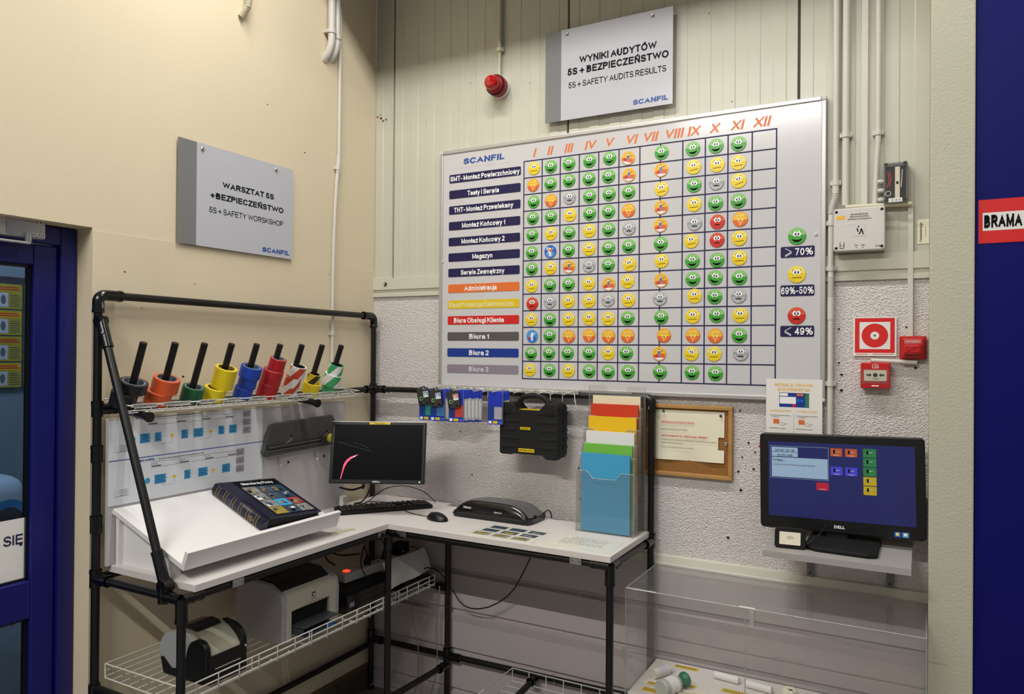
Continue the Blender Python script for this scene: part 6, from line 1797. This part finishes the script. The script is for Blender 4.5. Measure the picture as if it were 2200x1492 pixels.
g.rect(.0, -.02, .012, -.01, .0402, 'ink')
tag(g.build('gauze_bundle'), 'cream gauze bundle on the foam at the right of the rolls', 'bundle')
g = MB(); N = 9; vs, fs = [], []
random.seed(5)
for i in range(N):
    for j in range(5):
        vs.append((1.755+.13*i/(N-1)+random.uniform(-.006, .006), -.385+.10*j/4+random.uniform(-.01, .01), ZF+.003+random.uniform(0, .010)))
for i in range(N-1):
    for j in range(4): fs.append((i*5+j, (i+1)*5+j, (i+1)*5+j+1, i*5+j+1))
g.add(vs, fs, 's_cream', True); tag(g.build('latex_gloves'), 'crumpled pale latex gloves on the foam by the front panel', 'gloves')
tag(MB().box(2.20, 2.31, -.19, -.12, ZF, ZF+.018, 'white', bev=.004).build('dressing_pack'), 'white dressing pack on the foam right of the gauze bundle', 'pack')

# ============================================================ UNDER THE WORKTOP
ZB = .628
t = thing('wire_basket', 'long white wire shelf basket under the left worktop holding the printers', 'basket', (.26, -.80, ZB-.03))
BY0, BY1, BX0, BX1 = -1.518, -.10, .062, .470
g = MB()
for x in [BX0+(BX1-BX0)*k/9 for k in range(10)]:
    g.tube([(x, BY0, ZB-.005), (x, BY1, ZB-.005)], .0022, 'wire_white', 6)
g.build('deck_wire', t)
g = MB()
for y in [BY0+(BY1-BY0)*k/5 for k in range(6)]:
    g.tube([(BX0, y, ZB+.040), (BX0, y, ZB-.010), (BX1, y, ZB-.010), (BX1, y, ZB+.045)], .0030, 'wire_white', 6)
y = BY0 + .05
while y < BY1:
    g.tube([(BX1-.035, y, ZB-.012), (BX1+.002, y, ZB-.012), (BX1+.002, y, ZB+.044)], .0022, 'wire_white', 6); y += .088
g.build('cross_wire', t)
g = MB()
for h in (.044, .022, .0):
    g.tube([(BX1, BY0, ZB+h), (BX1, BY1, ZB+h)], .0027, 'wire_white', 6)
for h in (.040, .015):
    g.tube([(BX0, BY0, ZB+h), (BX0, BY1, ZB+h)], .0022, 'wire_white', 6)
g.tube([(BX1, BY0, ZB+.044), (BX0, BY0, ZB+.040)], .0027, 'wire_white', 6); g.tube([(BX1, BY1, ZB+.044), (BX0, BY1, ZB+.040)], .0027, 'wire_white', 6)
g.build('rim_wire', t)

# ---- label printer
t = thing('label_printer', 'small black and beige label printer at the left end of the basket', 'printer', (.33, -1.32, ZB))
YL, YR = -1.405, -1.240
SFm = frame((0, YL, 0), (1, 0, 0), (0, 0, 1))                 # side outline in (x, z), extruded towards -y
def side(poly, y0, y1, mm, nm, bev=.004, smooth=False):
    g = MB(frame((0, 0, 0), (1, 0, 0), (0, 0, 1))); g.prism(poly, -y1, -y0, mm, bev=bev, smooth=smooth); return g.build(nm, t)
side([(.215, ZB), (.448, ZB), (.448, ZB+.055), (.452, ZB+.095), (.20, ZB+.095), (.205, ZB+.03)], YL+.004, YR-.004, 'black', 'lower_body')
arc_ = [(.312+.135*math.cos(math.radians(a)), ZB+.066+.098*math.sin(math.radians(a))) for a in range(0, 181, 12)]
side([(.200, ZB+.06)] + [(.447, ZB+.062)] + arc_, YL+.022, YR-.020, 'print_light', 'top_cover', .003)
g = MB(); g.cyl((.275, YL-.002, ZB+.082), (.275, YL+.022, ZB+.082), .074, 'print_cap', 30); g.build('side_cap', t)
side([(.225, ZB+.002), (.446, ZB+.002), (.446, ZB+.112), (.441, ZB+.130), (.428, ZB+.143), (.410, ZB+.148), (.388, ZB+.147), (.368, ZB+.138), (.355, ZB+.122), (.349, ZB+.100), (.345, ZB+.062), (.320, ZB+.034), (.270, ZB+.026), (.225, ZB+.060), (.208, ZB+.058)], YL-.006, YL+.016, 'black', 'side_cheek')
side([(.40, ZB+.002), (.450, ZB+.002), (.452, ZB+.10), (.448, ZB+.122), (.436, ZB+.142), (.415, ZB+.157), (.385, ZB+.165), (.35, ZB+.168), (.335, ZB+.166), (.375, ZB+.152), (.40, ZB+.125), (.405, ZB+.08)], YR-.020, YR, 'black', 'side_cheek')
g = MB(frame((0, 0, 0), (1, 0, 0), (0, 0, 1)))
g.prism([(.235, ZB+.135), (.262, ZB+.166), (.312, ZB+.176), (.345, ZB+.172), (.36, ZB+.160), (.31, ZB+.158), (.262, ZB+.146)], -(YR-.035), -(YL+.030), 'lam_black', bev=.002); g.build('control_strip', t)
g = MB(); g.box(.4485, .4505, YL+.030, YR-.028, ZB+.048, ZB+.051, 'print_light'); g.build('label_slot', t)
g = MB(frame((.4535, YR-.010, ZB+.090), (0, 1, 0), (0, 0, 1))); g.lathe([(.004, 0), (.004, .002), (.0001, .002)], 'text_dim', 12); g.build('button', t)

# ---- laser printer
t = thing('laser_printer', 'beige and grey laser printer in the middle of the wire basket', 'printer', (.28, -.87, ZB))
HY0, HY1 = -1.030, -.712
def hside(poly, y0, y1, mm, nm, par=None, bev=.005):
    g = MB(frame((0, 0, 0), (1, 0, 0), (0, 0, 1))); g.prism(poly, -y1, -y0, mm, bev=bev); return g.build(nm, par or t)
body = [(.145, ZB+.002), (.405, ZB+.002), (.408, ZB+.150), (.398, ZB+.188), (.330, ZB+.222), (.175, ZB+.232), (.150, ZB+.21)]
for a, b in ((HY0, HY0+.026), (HY1-.026, HY1)):
    hside(body, a, b, 'print_grey', 'side_cover')
hside([(.150, ZB+.004), (.30, ZB+.004), (.30, ZB+.21), (.165, ZB+.222)], HY0+.026, HY1-.026, 'print_grey', 'rear_body')
g = MB(); 
g.box(.30, .407, HY0+.026, HY1-.026, ZB+.118, ZB+.176, 'print_beige', bev=.003)
g.box(.395, .409, HY0+.022, HY0+.046, ZB+.004, ZB+.176, 'print_beige', bev=.002); g.box(.395, .409, HY1-.060, HY1-.022, ZB+.004, ZB+.176, 'print_beige', bev=.002)
g.add([(.406, HY0+.026, ZB+.174), (.406, HY1-.026, ZB+.174), (.378, HY1-.026, ZB+.198), (.378, HY0+.026, ZB+.198), (.36, HY1-.026, ZB+.17), (.36, HY0+.026, ZB+.17)], [(0, 1, 2, 3), (3, 2, 4, 5), (0, 3, 5), (1, 4, 2)], 'print_beige')
front = g.build('front_panel', t)
g = MB(frame((.4075, HY0, ZB), (0, 1, 0), (0, 0, 1)))
g.text('hp', .1665, .150, .011, 'text_white', z=.0008, w=.012, align='C', bold=.03, shear=.2); g.prism(g.rrect(.157, .146, .176, .164, .004), -.001, .0004, 'navy'); g.text('LaserJet 1020', .275, .156, .005, 'ink_soft', z=.0006, w=.026, align='C')
g.line([(.150, .137), (.166, .139), (.182, .139)], .0014, .0006, 'dark_grey'); g.line([(.060, .119), (.150, .125), (.178, .128), (.205, .126), (.262, .122)], .001, .0006, 'dark_grey'); g.build('logo', front)
hside([(.375, ZB+.194), (.330, ZB+.226), (.175, ZB+.236), (.165, ZB+.222), (.330, ZB+.208)], HY0+.028, HY1-.028, 'lam_black', 'output_bin', None, .002)
g = MB(); g.box(.31, .392, HY0+.050, HY1-.064, ZB+.060, ZB+.116, 'matt_black'); g.build('feed_recess', t)
g = MB(); g.box(.30, .463, HY0+.050, HY1-.064, ZB+.056, ZB+.0605, 'print_tray', bev=.001); g.box(.30, .463, HY0+.050, HY0+.053, ZB+.03, ZB+.066, 'print_tray')
tr = g.build('paper_tray', t)
g = MB(); g.box(.33, .462, HY0+.070, HY1-.070, ZB+.020, ZB+.025, 'print_tray', bev=.001); g.build('lower_tray', t)
g = MB(); g.box(.448, .464, HY1-.12, HY1-.095, ZB+.02, ZB+.040, 'm_blue_deep', bev=.002); g.build('tray_clip', t)

# ---- power gear
t = thing('black_power_unit', 'black boxy power unit on the basket right of the laser printer', 'power unit', (.30, -.52, ZB))
g = MB(); g.box(.16, .40, -.655, -.335, ZB+.001, ZB+.085, 'lam_black', bev=.006); g.build('case', t)
g = MB(); g.box(.4005, .402, -.640, -.61, ZB+.03, ZB+.05, 'grey_label'); g.build('rating_label', t)
g = MB(); g.box(.17, .39, -.645, -.345, ZB+.085, ZB+.089, 'matt_black', bev=.002); g.build('top_plate', t)
PSF = flat(.262, -.545, ZB+.090, math.radians(86))
t = thing('power_strip', 'white power strip with a lit red switch lying on the black power unit', 'power strip', PSF @ Vector((.2, 0, 0)))
g = MB(PSF); g.box(0, .46, -.032, .032, 0, .042, 'white', bev=.008, seg=3); g.build('body', t)
g = MB(PSF); g.box(.030, .055, -.010, .016, .0415, .047, 'led_red', bev=.002); g.build('switch', t)
for k in range(6):
    g = MB(PSF @ Matrix.Translation((.115+k*.058, 0, .0425))); g.lathe([(.021, 0), (.021, .0008), (.0001, .0008)], 'box_grey', 20); g.disc(-.008, 0, .0025, .0012, 'ink', n=8); g.disc(.008, 0, .0025, .0012, 'ink', n=8); g.build('socket', t)
PX = [PSF @ Vector((.115+k*.058, 0, .0435)) for k in range(6)]
for k, lb in ((1, 'black plug in the power strip nearest its red switch'), (3, 'black plug standing in the middle of the power strip')):
    g = MB(); p = PX[k]; g.cyl(p, p+Vector((0, 0, .018)), .017, 'cable_black', 14); g.cyl(p+Vector((0, 0, .018)), p+Vector((0, 0, .040)), .014, 'cable_black', 14, r1=.006); tag(g.build('mains_plug'), lb, 'plug')
p = PX[5]; g = MB(); g.box(p.x-.030, p.x+.030, p.y-.045, p.y+.035, p.z, p.z+.055, 'matt_black', bev=.006); o = g.build('mains_adapter'); tag(o, 'black mains adapter plugged into the far end of the power strip', 'adapter')
g = MB(); g.add([(p.x+.0302, p.y-.02, p.z+.012), (p.x+.0302, p.y-.012, p.z+.012), (p.x+.0302, p.y-.012, p.z+.02), (p.x+.0302, p.y-.02, p.z+.02)], [(0, 1, 2, 3)], 'text_white'); g.build('rating_mark', o)
a, b = PX[1]+Vector((0, 0, .038)), PX[3]+Vector((0, 0, .038))
cable('power_cable', 'black lead arching from the plug nearest the red switch', [a, a+Vector((0, -.02, .05)), a+Vector((.03, -.06, .07)), (.35, -.52, ZB+.16), (.40, -.46, ZB+.08), (.39, -.40, ZB+.03), (.36, -.32, ZB+.004)], .0032)
cable('power_cable', 'black lead rising from the middle plug to the worktop rail', [b, b+Vector((0, 0, .05)), (.20, -.30, .90), (.12, -.34, .945), (.09, -.40, .96)], .0032)
c_ = PX[5]+Vector((.025, .03, .03))
cable('power_cable', 'thin black lead looping beside the mains adapter', [c_, c_+Vector((.05, .01, .0)), c_+Vector((.08, 0, -.03)), c_+Vector((.06, -.01, -.08)), (.36, -.10, ZB+.01)], .0022)
for k, pts in enumerate(([(.10, -.52, .965), (.13, -.52, .90), (.12, -.51, .84), (.06, -.57, .80), (.03, -.66, .79)], [(.11, -.515, .965), (.135, -.515, .90), (.13, -.50, .84), (.16, -.44, .80), (.22, -.36, .80)],
                         [(.105, -.51, .965), (.13, -.51, .90), (.125, -.50, .83), (.11, -.47, .78), (.10, -.40, .74)])):
    cable('hanging_cable', ['black lead in the hanging bunch fanning left behind the printer', 'black lead in the hanging bunch fanning right to the strip', 'black lead in the hanging bunch dropping straight down'][k], pts, .0040, group='hanging cable bunch')
cable('laminator_power_cable', 'black lead sagging in a deep loop below the right worktop', [(1.003, -.10, .955), (1.003, -.10, .84), (.962, -.10, .758), (.903, -.10, .652), (.804, -.10, .575), (.702, -.10, .54), (.623, -.10, .552), (.575, -.10, .615), (.53, -.11, .68), (.46, -.12, .715), (.40, -.14, .69)], .0032, sp=1)
cable('floor_cable', 'thin beige lead hanging below the basket nearer the corner', [(.34, -.14, .62), (.33, -.10, .50), (.335, -.08, .40), (.36, -.08, .30), (.365, -.08, .20), (.35, -.08, .06), (.30, -.10, .006), (.2, -.16, .004)], .0030, 'cable_beige')
cable('floor_cable', 'thin beige lead hanging just left of the middle post', [(.50, -.10, .62), (.488, -.09, .54), (.468, -.08, .45), (.472, -.08, .36), (.478, -.08, .25), (.47, -.09, .15), (.44, -.10, .05), (.40, -.13, .004)], .0030, 'cable_beige')
g = MB(); N = 8; vs, fs = [], []
A0, A1, A2, A3 = Vector((.452, -.43, ZB+.055)), Vector((.432, -.075, ZB+.062)), Vector((.375, -.06, ZB+.155)), Vector((.385, -.40, ZB+.16))
for i in range(N+1):
    s = i/N
    for j in range(5):
        q = j/4
        p = (A0.lerp(A1, s)).lerp(A3.lerp(A2, s), q) + Vector((0, 0, .012*math.sin(PI*q)+.004*math.sin(s*7)))
        vs.append(tuple(p))
for i in range(N):
    for j in range(4): fs.append((i*5+j, (i+1)*5+j, (i+1)*5+j+1, i*5+j+1))
g.add(vs, fs, 'paper', True); tag(g.build('loose_paper'), 'loose white paper leaning against the power strip behind the inner post', 'paper')
tag(MB().box(.34, .445, -.30, -.075, ZB+.001, ZB+.045, 'lam_black', bev=.004).build('black_box'), 'flat black box on the basket under the loose white paper', 'box')

# ---- small basket low on the right
t = thing('wire_basket', 'small white wire basket low under the right worktop', 'basket', (1.2, -.25, .25))
g = MB(); x0, x1, y0, y1, z0, z1 = .905, 1.51, -.47, -.095, .245, .305
for k in range(8):
    y = y0+(y1-y0)*k/7; g.tube([(x0, y, z0), (x1, y, z0)], .0022, 'wire_white', 6)
g.build('deck_wire', t)
g = MB()
for k in range(8):
    x = x0+(x1-x0)*k/7; g.tube([(x, y1, z1), (x, y1, z0), (x, y0, z0), (x, y0, z1)], .0024, 'wire_white', 6)
g.build('cross_wire', t)
g = MB(); g.tube([(x0, y0, z1), (x1, y0, z1), (x1, y1, z1), (x0, y1, z1)], .0027, 'wire_white', 6, closed=True); g.build('rim_wire', t)

g = MB(); tag(g.prism([(0, 0), (.03, 0), (.026, .05), (.006, .055)], 0, .03, 'white', M=Matrix.Translation((.09, -.335, T)) @ Matrix.Rotation(PI/2, 4, 'X')).build('plug_cover'), 'small white plastic cover standing by the panel edge under the monitor', 'cover')

# ============================================================ CEILING LIGHT TROUGHS (above the picture)
for i, (lx, ly, lz, ln, pw, dz) in enumerate(TROUGHS):
    t = thing('ceiling_light', ['tube light trough above the workstation corner', 'tube light trough above the wall shelf on the right', 'tube light trough behind the camera on the left', 'tube light trough behind the camera on the right'][i], 'ceiling light', (lx, ly, lz+.02), 'tube light troughs')
    g = MB(); w = .135
    g.box(lx-ln/2, lx+ln/2, ly-w, ly+w, lz+.021, lz+.05, 'cutoff_black')
    for s in (-1, 1):
        g.box(lx-ln/2, lx+ln/2, ly+s*w-.003, ly+s*w+.003, lz-dz, lz+.02, 'cutoff_black')
        g.box(lx+s*ln/2-.003, lx+s*ln/2+.003, ly-w, ly+w, lz-dz, lz+.02, 'cutoff_black')
    g.build('cutoff_housing', t)  # unseen black housing, its lips shaped to keep light off the upper walls
    g = MB(); g.cyl((lx-ln/2+.02, ly, lz+.0125), (lx+ln/2-.02, ly, lz+.0125), .0075, 'tube_glow', 10); g.build('tube', t)
    for s in (-.5, .5):
        g = MB(); g.cyl((lx+s*ln*.7, ly, lz+.05), (lx+s*ln*.7, ly, H), .004, 'steel', 6); g.build('hanger', t)
